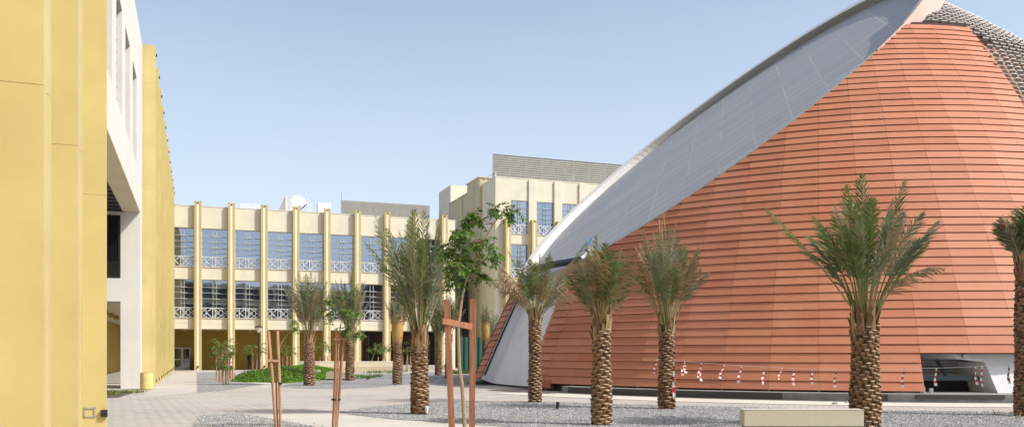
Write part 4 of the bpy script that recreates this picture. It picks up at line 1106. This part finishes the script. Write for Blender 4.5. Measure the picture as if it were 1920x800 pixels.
while n<9000:
    x=rnd.uniform(bb[0],bb[1]); y=rnd.uniform(bb[2],bb[3]); n+=1
    if not inside(x,y): continue
    px=960+F*x/y; fx=(px-440)/190
    if px>535+rnd.uniform(-14,14) and not (px<600 and y<54+rnd.uniform(-1,2)): continue
    if y>60+rnd.uniform(-3,3) and px>500: continue
    z=hgt(x,y)
    for q in range(3):
        c=Vector((x+rnd.uniform(-.15,.15),y+rnd.uniform(-.15,.15),z+rnd.uniform(.0,.15))); s=rnd.uniform(.04,.09)
        a=Vector((rnd.gauss(0,1),rnd.gauss(0,1),rnd.gauss(0,1)+.8)).normalized(); b_=a.cross(Vector((rnd.random(),rnd.random(),rnd.random()))).normalized()
        c2=a.cross(b_); g.face([c-b_*s,c-c2*s*.5,c+b_*s,c+c2*s*.5],rnd.choice((0,0,0,0,1,2)))
g.build('ground_cover',[M['leaf'],M['leafy'],M['leafd']])['kind']='stuff'
def tufts(name,poly,n,seed,mats,h=(.05,.16)):
    rnd=random.Random(seed); g=MB(); xs=[p.x for p in poly]; ys=[p.y for p in poly]
    for i in range(n):
        x=rnd.uniform(min(xs),max(xs)); y=rnd.uniform(min(ys),max(ys)); a=rnd.uniform(0,6.28); w_=rnd.uniform(.01,.03); hh=rnd.uniform(*h); dx,dy=math.cos(a)*w_,math.sin(a)*w_
        if noise.noise(Vector((x*1.3,y*1.3,seed)))<-.1: continue
        g.face([(x-dx,y-dy,.015),(x+dx,y+dy,.015),(x+rnd.uniform(-.1,.1),y+rnd.uniform(-.1,.1),.015+hh)],rnd.randrange(len(mats)))
    o=g.build(name,mats); o['kind']='stuff'; return o
tufts('weeds',[G(196,734.5),G(232,734),G(240,738),G(200,743)],1500,3,[M['leaf'],M['fr_dry'],M['leafy']])
tufts('weeds',[G(690,711),G(690,704),G(665,704),G(665,711)],900,4,[M['leaf'],M['leafd']],(.08,.25))
tufts('weeds',[G(705,696),G(705,700),G(745,700),G(745,696)],700,5,[M['leaf'],M['leafd']],(.08,.3))
tufts('weeds',[G(1895,777),G(1915,777),G(1915,782),G(1895,782)],120,6,[M['leaf'],M['fr_dry']],(.05,.15))
tufts('weeds',[G(845,697),G(845,701),G(885,701),G(885,697)],900,8,[M['leaf'],M['leafd']],(.08,.3))

# ------------------------------------------------------------------ street furniture and small things
def blockbench(px0,px1,pyb,depth,h,label,name='block_bench',mat=None,rz=0,lip=True):
    a=G(px0,pyb); b=G(px1,pyb); t=empty(name,((a.x+b.x)/2,a.y+depth/2,0),rz,label,'bench','cream block benches')
    w_=(b.x-a.x)/2; mb=MB(); mb.box(-w_+.04,w_-.04,-depth/2+.04,depth/2-.04,0,.08); mb.build('plinth',M['dirt'],t)
    mb=MB(); mb.box(-w_,w_,-depth/2,depth/2,.08,h-.012); mb.build('body',mat or M['bench'],t,bevel=.012)
    mb=MB(); mb.box(-w_-.008,w_+.008,-depth/2-.004,depth/2+.004,h-.011,h); mb.build('seat_slab',M['pathcream'],t)
    return t
blockbench(1395,1620,805.5,.36,.45,'long pale cream block bench at the bottom edge, in front of the largest palm')
blockbench(583,596,708.5,.8,.52,'short white block bench just behind the knobbly grey palm')
blockbench(611,654,712,.9,.50,'cream block bench between the mound and the grey-green palm')
# low stepped planter wall
pw=empty('planter_wall',G(566,697),ANG*0+R(3),'long low cream stepped planter wall in front of the arcade','wall')
mb=MB(); L_=G(738,697).x-G(566,697).x; mb.box(0,L_,0,.5,0,.52); mb.build('lower_step',M['cream'],pw,bevel=.015)
mb=MB(); mb.box(-.3,L_+.2,.51,1.1,0,.93); mb.build('upper_step',M['creamw'],pw,bevel=.015)
st=empty('entrance_steps',G(748,694),R(8),'wide pale steps at the foot of the arcade, right of the planter wall','steps')
for k in range(3):
    mb=MB(); mb.box(0,L_*.62,.45*k,.45*(k+1) if k<2 else 2.2,0,.16*(k+1)); mb.build('step',M['walk'],st,bevel=.01)
# lamp post
lp=empty('lamp_post',G(485,697.3),0,'slim black lamp post with a flat square head, beside the green mound','lamp post')
k=G(485,697.3).y/F; hh=HC+(660-611)*k
mb=MB(); mb.tube([(0,0,0),(0,0,.9),(0,0,hh-.55)],[.085,.075,.06],10); mb.build('pole',M['dark'],lp)
mb=MB(); mb.lathe([(0,0),(.13,0),(.11,.25),(.09,.3)],12); mb.build('base',M['dark'],lp)
mb=MB(); mb.lathe([(.06,hh-.55),(.12,hh-.45),(.30,hh-.10),(.0,hh-.10)],12); mb.build('diffuser',M['whitem'],lp)
mb=MB(); mb.lathe([(0,hh-.10),(.33,hh-.10),(.34,hh-.03),(.1,hh+.03),(0,hh+.03)],16); mb.build('head',M['dark'],lp)
# yellow barrel
br=empty('yellow_barrel',G(275,729.5),0,'pale yellow plastic barrel standing against the first yellow fin','barrel')
mb=MB(); k=G(275,729.5).y/F; r_=11.5*k; h_=.76
mb.lathe([(0,.02),(r_*.93,.02),(r_*1.0,.06),(r_*1.02,.3),(r_*1.02,.33),(r_*1.0,.34),(r_*1.02,.6),(r_*.99,h_-.04),(r_*.93,h_),(0,h_)],28); mb.build('body',M['barrel'],br,smooth=False)
mb=MB(); mb.lathe([(r_*.94,h_-.015),(r_*.99,h_-.015),(r_*.99,h_+.02),(r_*.94,h_+.02)],28); mb.build('rim',M['barrel'],br)
mb=MB(); mb.tube([(.02,-r_*1.0,.42),(.02,-r_*1.06,.42)],.035,10); mb.build('bung',M['mull'],br)
# green netting screen
gs=empty('netting_screen',G(866,698),R(12),'dark green netting fence screen left of the dome, behind the small wrapped palm','fence')
k=G(866,698).y/F; W_=44*k; hh=HC+(660-631)*k
mb=MB(); nsg=16
for i in range(nsg):
    x0,x1=W_*i/nsg,W_*(i+1)/nsg; y0,y1=.06*math.sin(i*1.9),.06*math.sin((i+1)*1.9)
    for j in range(4): mb.face([(x0,y0,hh*j/4),(x1,y1,hh*j/4),(x1,y1,hh*(j+1)/4),(x0,y0,hh*(j+1)/4)])
o=mb.build('net',M['net'],gs); sd=o.modifiers.new('s','SOLIDIFY'); sd.thickness=.01
for x in (0,W_/2,W_):
    mb=MB(); mb.tube([(x,.12,0),(x,.12,hh+.05)],.035,6); mb.build('post',M['galv'],gs)
dp=empty('dark_post',G(864,697.5),0,'thin dark pole standing at the left end of the green netting','pole')
mb=MB(); k=G(864,697.5).y/F; hh=HC+(660-612)*k; mb.tube([(0,0,0),(0,0,hh)],.06,8); mb.build('pole',M['dark'],dp); mb=MB(); mb.lathe([(0,hh),(.2,hh),(.22,hh+.08),(0,hh+.1)],12); mb.build('cap',M['dark'],dp)
# garden uplights
for i,(px,py,lab) in enumerate(((800,777,'small white and black garden uplight at the foot of the tall green palm'),(690,712,'small dark garden uplight on the gravel right of the grey-green palm'),(1045,768,'small dark garden uplight on the gravel left of the pale-trunked palm'))):
    t=empty('garden_uplight',G(px,py),.4*i,lab,'uplight'); mb=MB(); mb.tube([(0,0,0),(0,0,.08)],.015,6); mb.build('spike',M['dark'],t)
    mb=MB(); mb.tube([(0,0,.06),(.0,-.02,.24)],[.045,.05],10); mb.build('housing',M['whitem'] if i==0 else M['dark'],t); mb=MB(); mb.tube([(0,0,.01),(-.14,.0,.02)],[.035,.03],8); mb.build('junction_box',M['dark'],t)
# rubble bits on the cream strip
t=MB(); o=bpy.data.objects.new
for i,(px,py,s,lab) in enumerate(((1566,757.5,.10,'small dark lump of rubble on the cream strip by the kerb'),(1588,754.5,.08,'small grey lump of rubble nearest the largest palm'),(1899,775,.09,'tan stone chunk beside the trunk at the right edge'))):
    bm=bmesh.new(); bmesh.ops.create_icosphere(bm,subdivisions=2,radius=s)
    for v in bm.verts: v.co*= 1+.35*noise.noise(v.co*14+Vector((i,0,0))); v.co.z*=.5
    me=bpy.data.meshes.new('rubble'); bm.to_mesh(me); bm.free(); me.materials.append(M['concrete'] if i<2 else M['cut']); o_=bpy.data.objects.new('rubble_lump',me); C.objects.link(o_); o_.location=G(px,py)+Vector((0,0,s*.35)); tag(o_,lab,'rubble')
# barrier tape strung between the palms
A_=G(1250,766)+Vector((-.3,-.1,1.50)); Z_=G(1921,779)+Vector((0,.1,1.38))
bt=empty('barrier_tape',A_,0,'red and white barrier tape line with knotted hanging tails, strung between palms before the dome','barrier tape')
n=60; LP=[]
for i in range(n+1):
    f=i/n; p=A_.lerp(Z_,f)-A_; p.z-=.22*math.sin(PI*f); LP.append(p)
mb=MB(); mb.tube(LP,.005,3); mb.build('string',M['tapew'],bt)
def tail(px,px_len,sway,rnd,tw=.05):
    # find the point of the line under this pixel column
    best=min(range(n+1),key=lambda i:abs(960+F*(LP[i]+A_).x/(LP[i]+A_).y-px)); p=LP[best]; mb=MB()
    L=px_len*((p+A_).y/F); m=7; ang=rnd.uniform(-.6,.6); cur=p.copy()
    prev=None
    for k in range(m+1):
        f=k/m; w_=tw*(.35+.65*f)*rnd.uniform(.8,1.2); ang+=rnd.uniform(-.5,.5); c=p+Vector((sway*L*f+.02*math.sin(f*7),.03*math.sin(f*5),-L*f)); d=Vector((math.cos(ang),math.sin(ang)*.7,0))*w_
        q=(c-d,c+d)
        if prev: mb.face([prev[0],prev[1],q[1],q[0]],k%2)
        prev=q
    o=mb.build('tape_tail',[M['red'],M['tapew']],bt); return o
rnd=random.Random(12)
for px,ln,sw in ((1231,28,-.25),(1279,26,-.2),(1284,22,.05),(1313,28,-.25),(1317,34,-.05),(1357,27,-.35),(1395,32,-.2),(1438,32,-.12),(1461,22,-.35),(1491,31,-.05),(1520,28,0),(1571,33,-.08),(1652,22,-.1),(1701,34,-.15),(1757,33,-.08),(1832,34,.05),(1846,38,-.03),(1890,35,0),(1267,70,-.0)):
    tail(px,ln,sw,rnd,.045)

# ------------------------------------------------------------------ person under the arcade
def person():
    base=loc2w(tl(467.5,1.8),1.8,0.02)
    v=[(0,0,.92),(0,0,1.12),(0,.01,1.34),(0,.01,1.47),(0,-.01,1.56),(0,-.015,1.66),
       (-.17,.01,1.38),(-.23,.02,1.12),(-.20,-.06,.88),(-.19,-.09,.80),
       (.17,.01,1.38),(.23,.02,1.12),(.20,-.07,.90),(.18,-.10,.83),
       (-.09,0,.86),(-.11,-.02,.48),(-.13,.02,.08),(-.13,-.10,.03),
       (.09,0,.86),(.11,-.05,.48),(.10,.0,.08),(.10,-.13,.03)]
    e=[(0,1),(1,2),(2,3),(3,4),(4,5),(2,6),(6,7),(7,8),(8,9),(2,10),(10,11),(11,12),(12,13),(0,14),(14,15),(15,16),(16,17),(0,18),(18,19),(19,20),(20,21)]
    rad=[.14,.13,.15,.055,.085,.075,.062,.048,.034,.03,.062,.048,.034,.03,.095,.065,.045,.035,.095,.065,.045,.035]
    me=bpy.data.meshes.new('person'); me.from_pydata(v,e,[]); o=bpy.data.objects.new('person',me); C.objects.link(o)
    sk=o.modifiers.new('sk','SKIN')
    for i,r_ in enumerate(rad): me.skin_vertices[0].data[i].radius=(r_,r_*.85)
    me.skin_vertices[0].data[0].use_root=True
    sb=o.modifiers.new('sb','SUBSURF'); sb.levels=2; sb.render_levels=2
    bpy.context.view_layer.update(); dg=bpy.context.evaluated_depsgraph_get(); m2=bpy.data.meshes.new_from_object(o.evaluated_get(dg))
    o.modifiers.clear(); o.data=m2; m2.materials.clear(); m2.materials.append(M['cloth']); m2.materials.append(M['skin'])
    for p in m2.polygons:
        c=p.center; p.use_smooth=True; p.material_index=1 if (1.50<c.z<1.68 and c.y<.03) or (c.z<.87 and abs(c.x)>.16 and c.z>.7) else 0
    o.location=base; o.rotation_euler=(0,0,ANG+R(35)); tag(o,'person in dark clothes standing under the arcade left of the lamp post','person')
    bm=bmesh.new(); bmesh.ops.create_uvsphere(bm,u_segments=12,v_segments=8,radius=.1)
    for q in bm.verts: q.co.z=q.co.z*1.05+1.68; q.co.y+=.012
    bmesh.ops.delete(bm,geom=[q for q in bm.verts if q.co.z<1.62],context='VERTS'); hm=bpy.data.meshes.new('hair'); bm.to_mesh(hm); bm.free(); hm.materials.append(M['cloth']); h=bpy.data.objects.new('hair',hm); C.objects.link(h); h.parent=o
person()
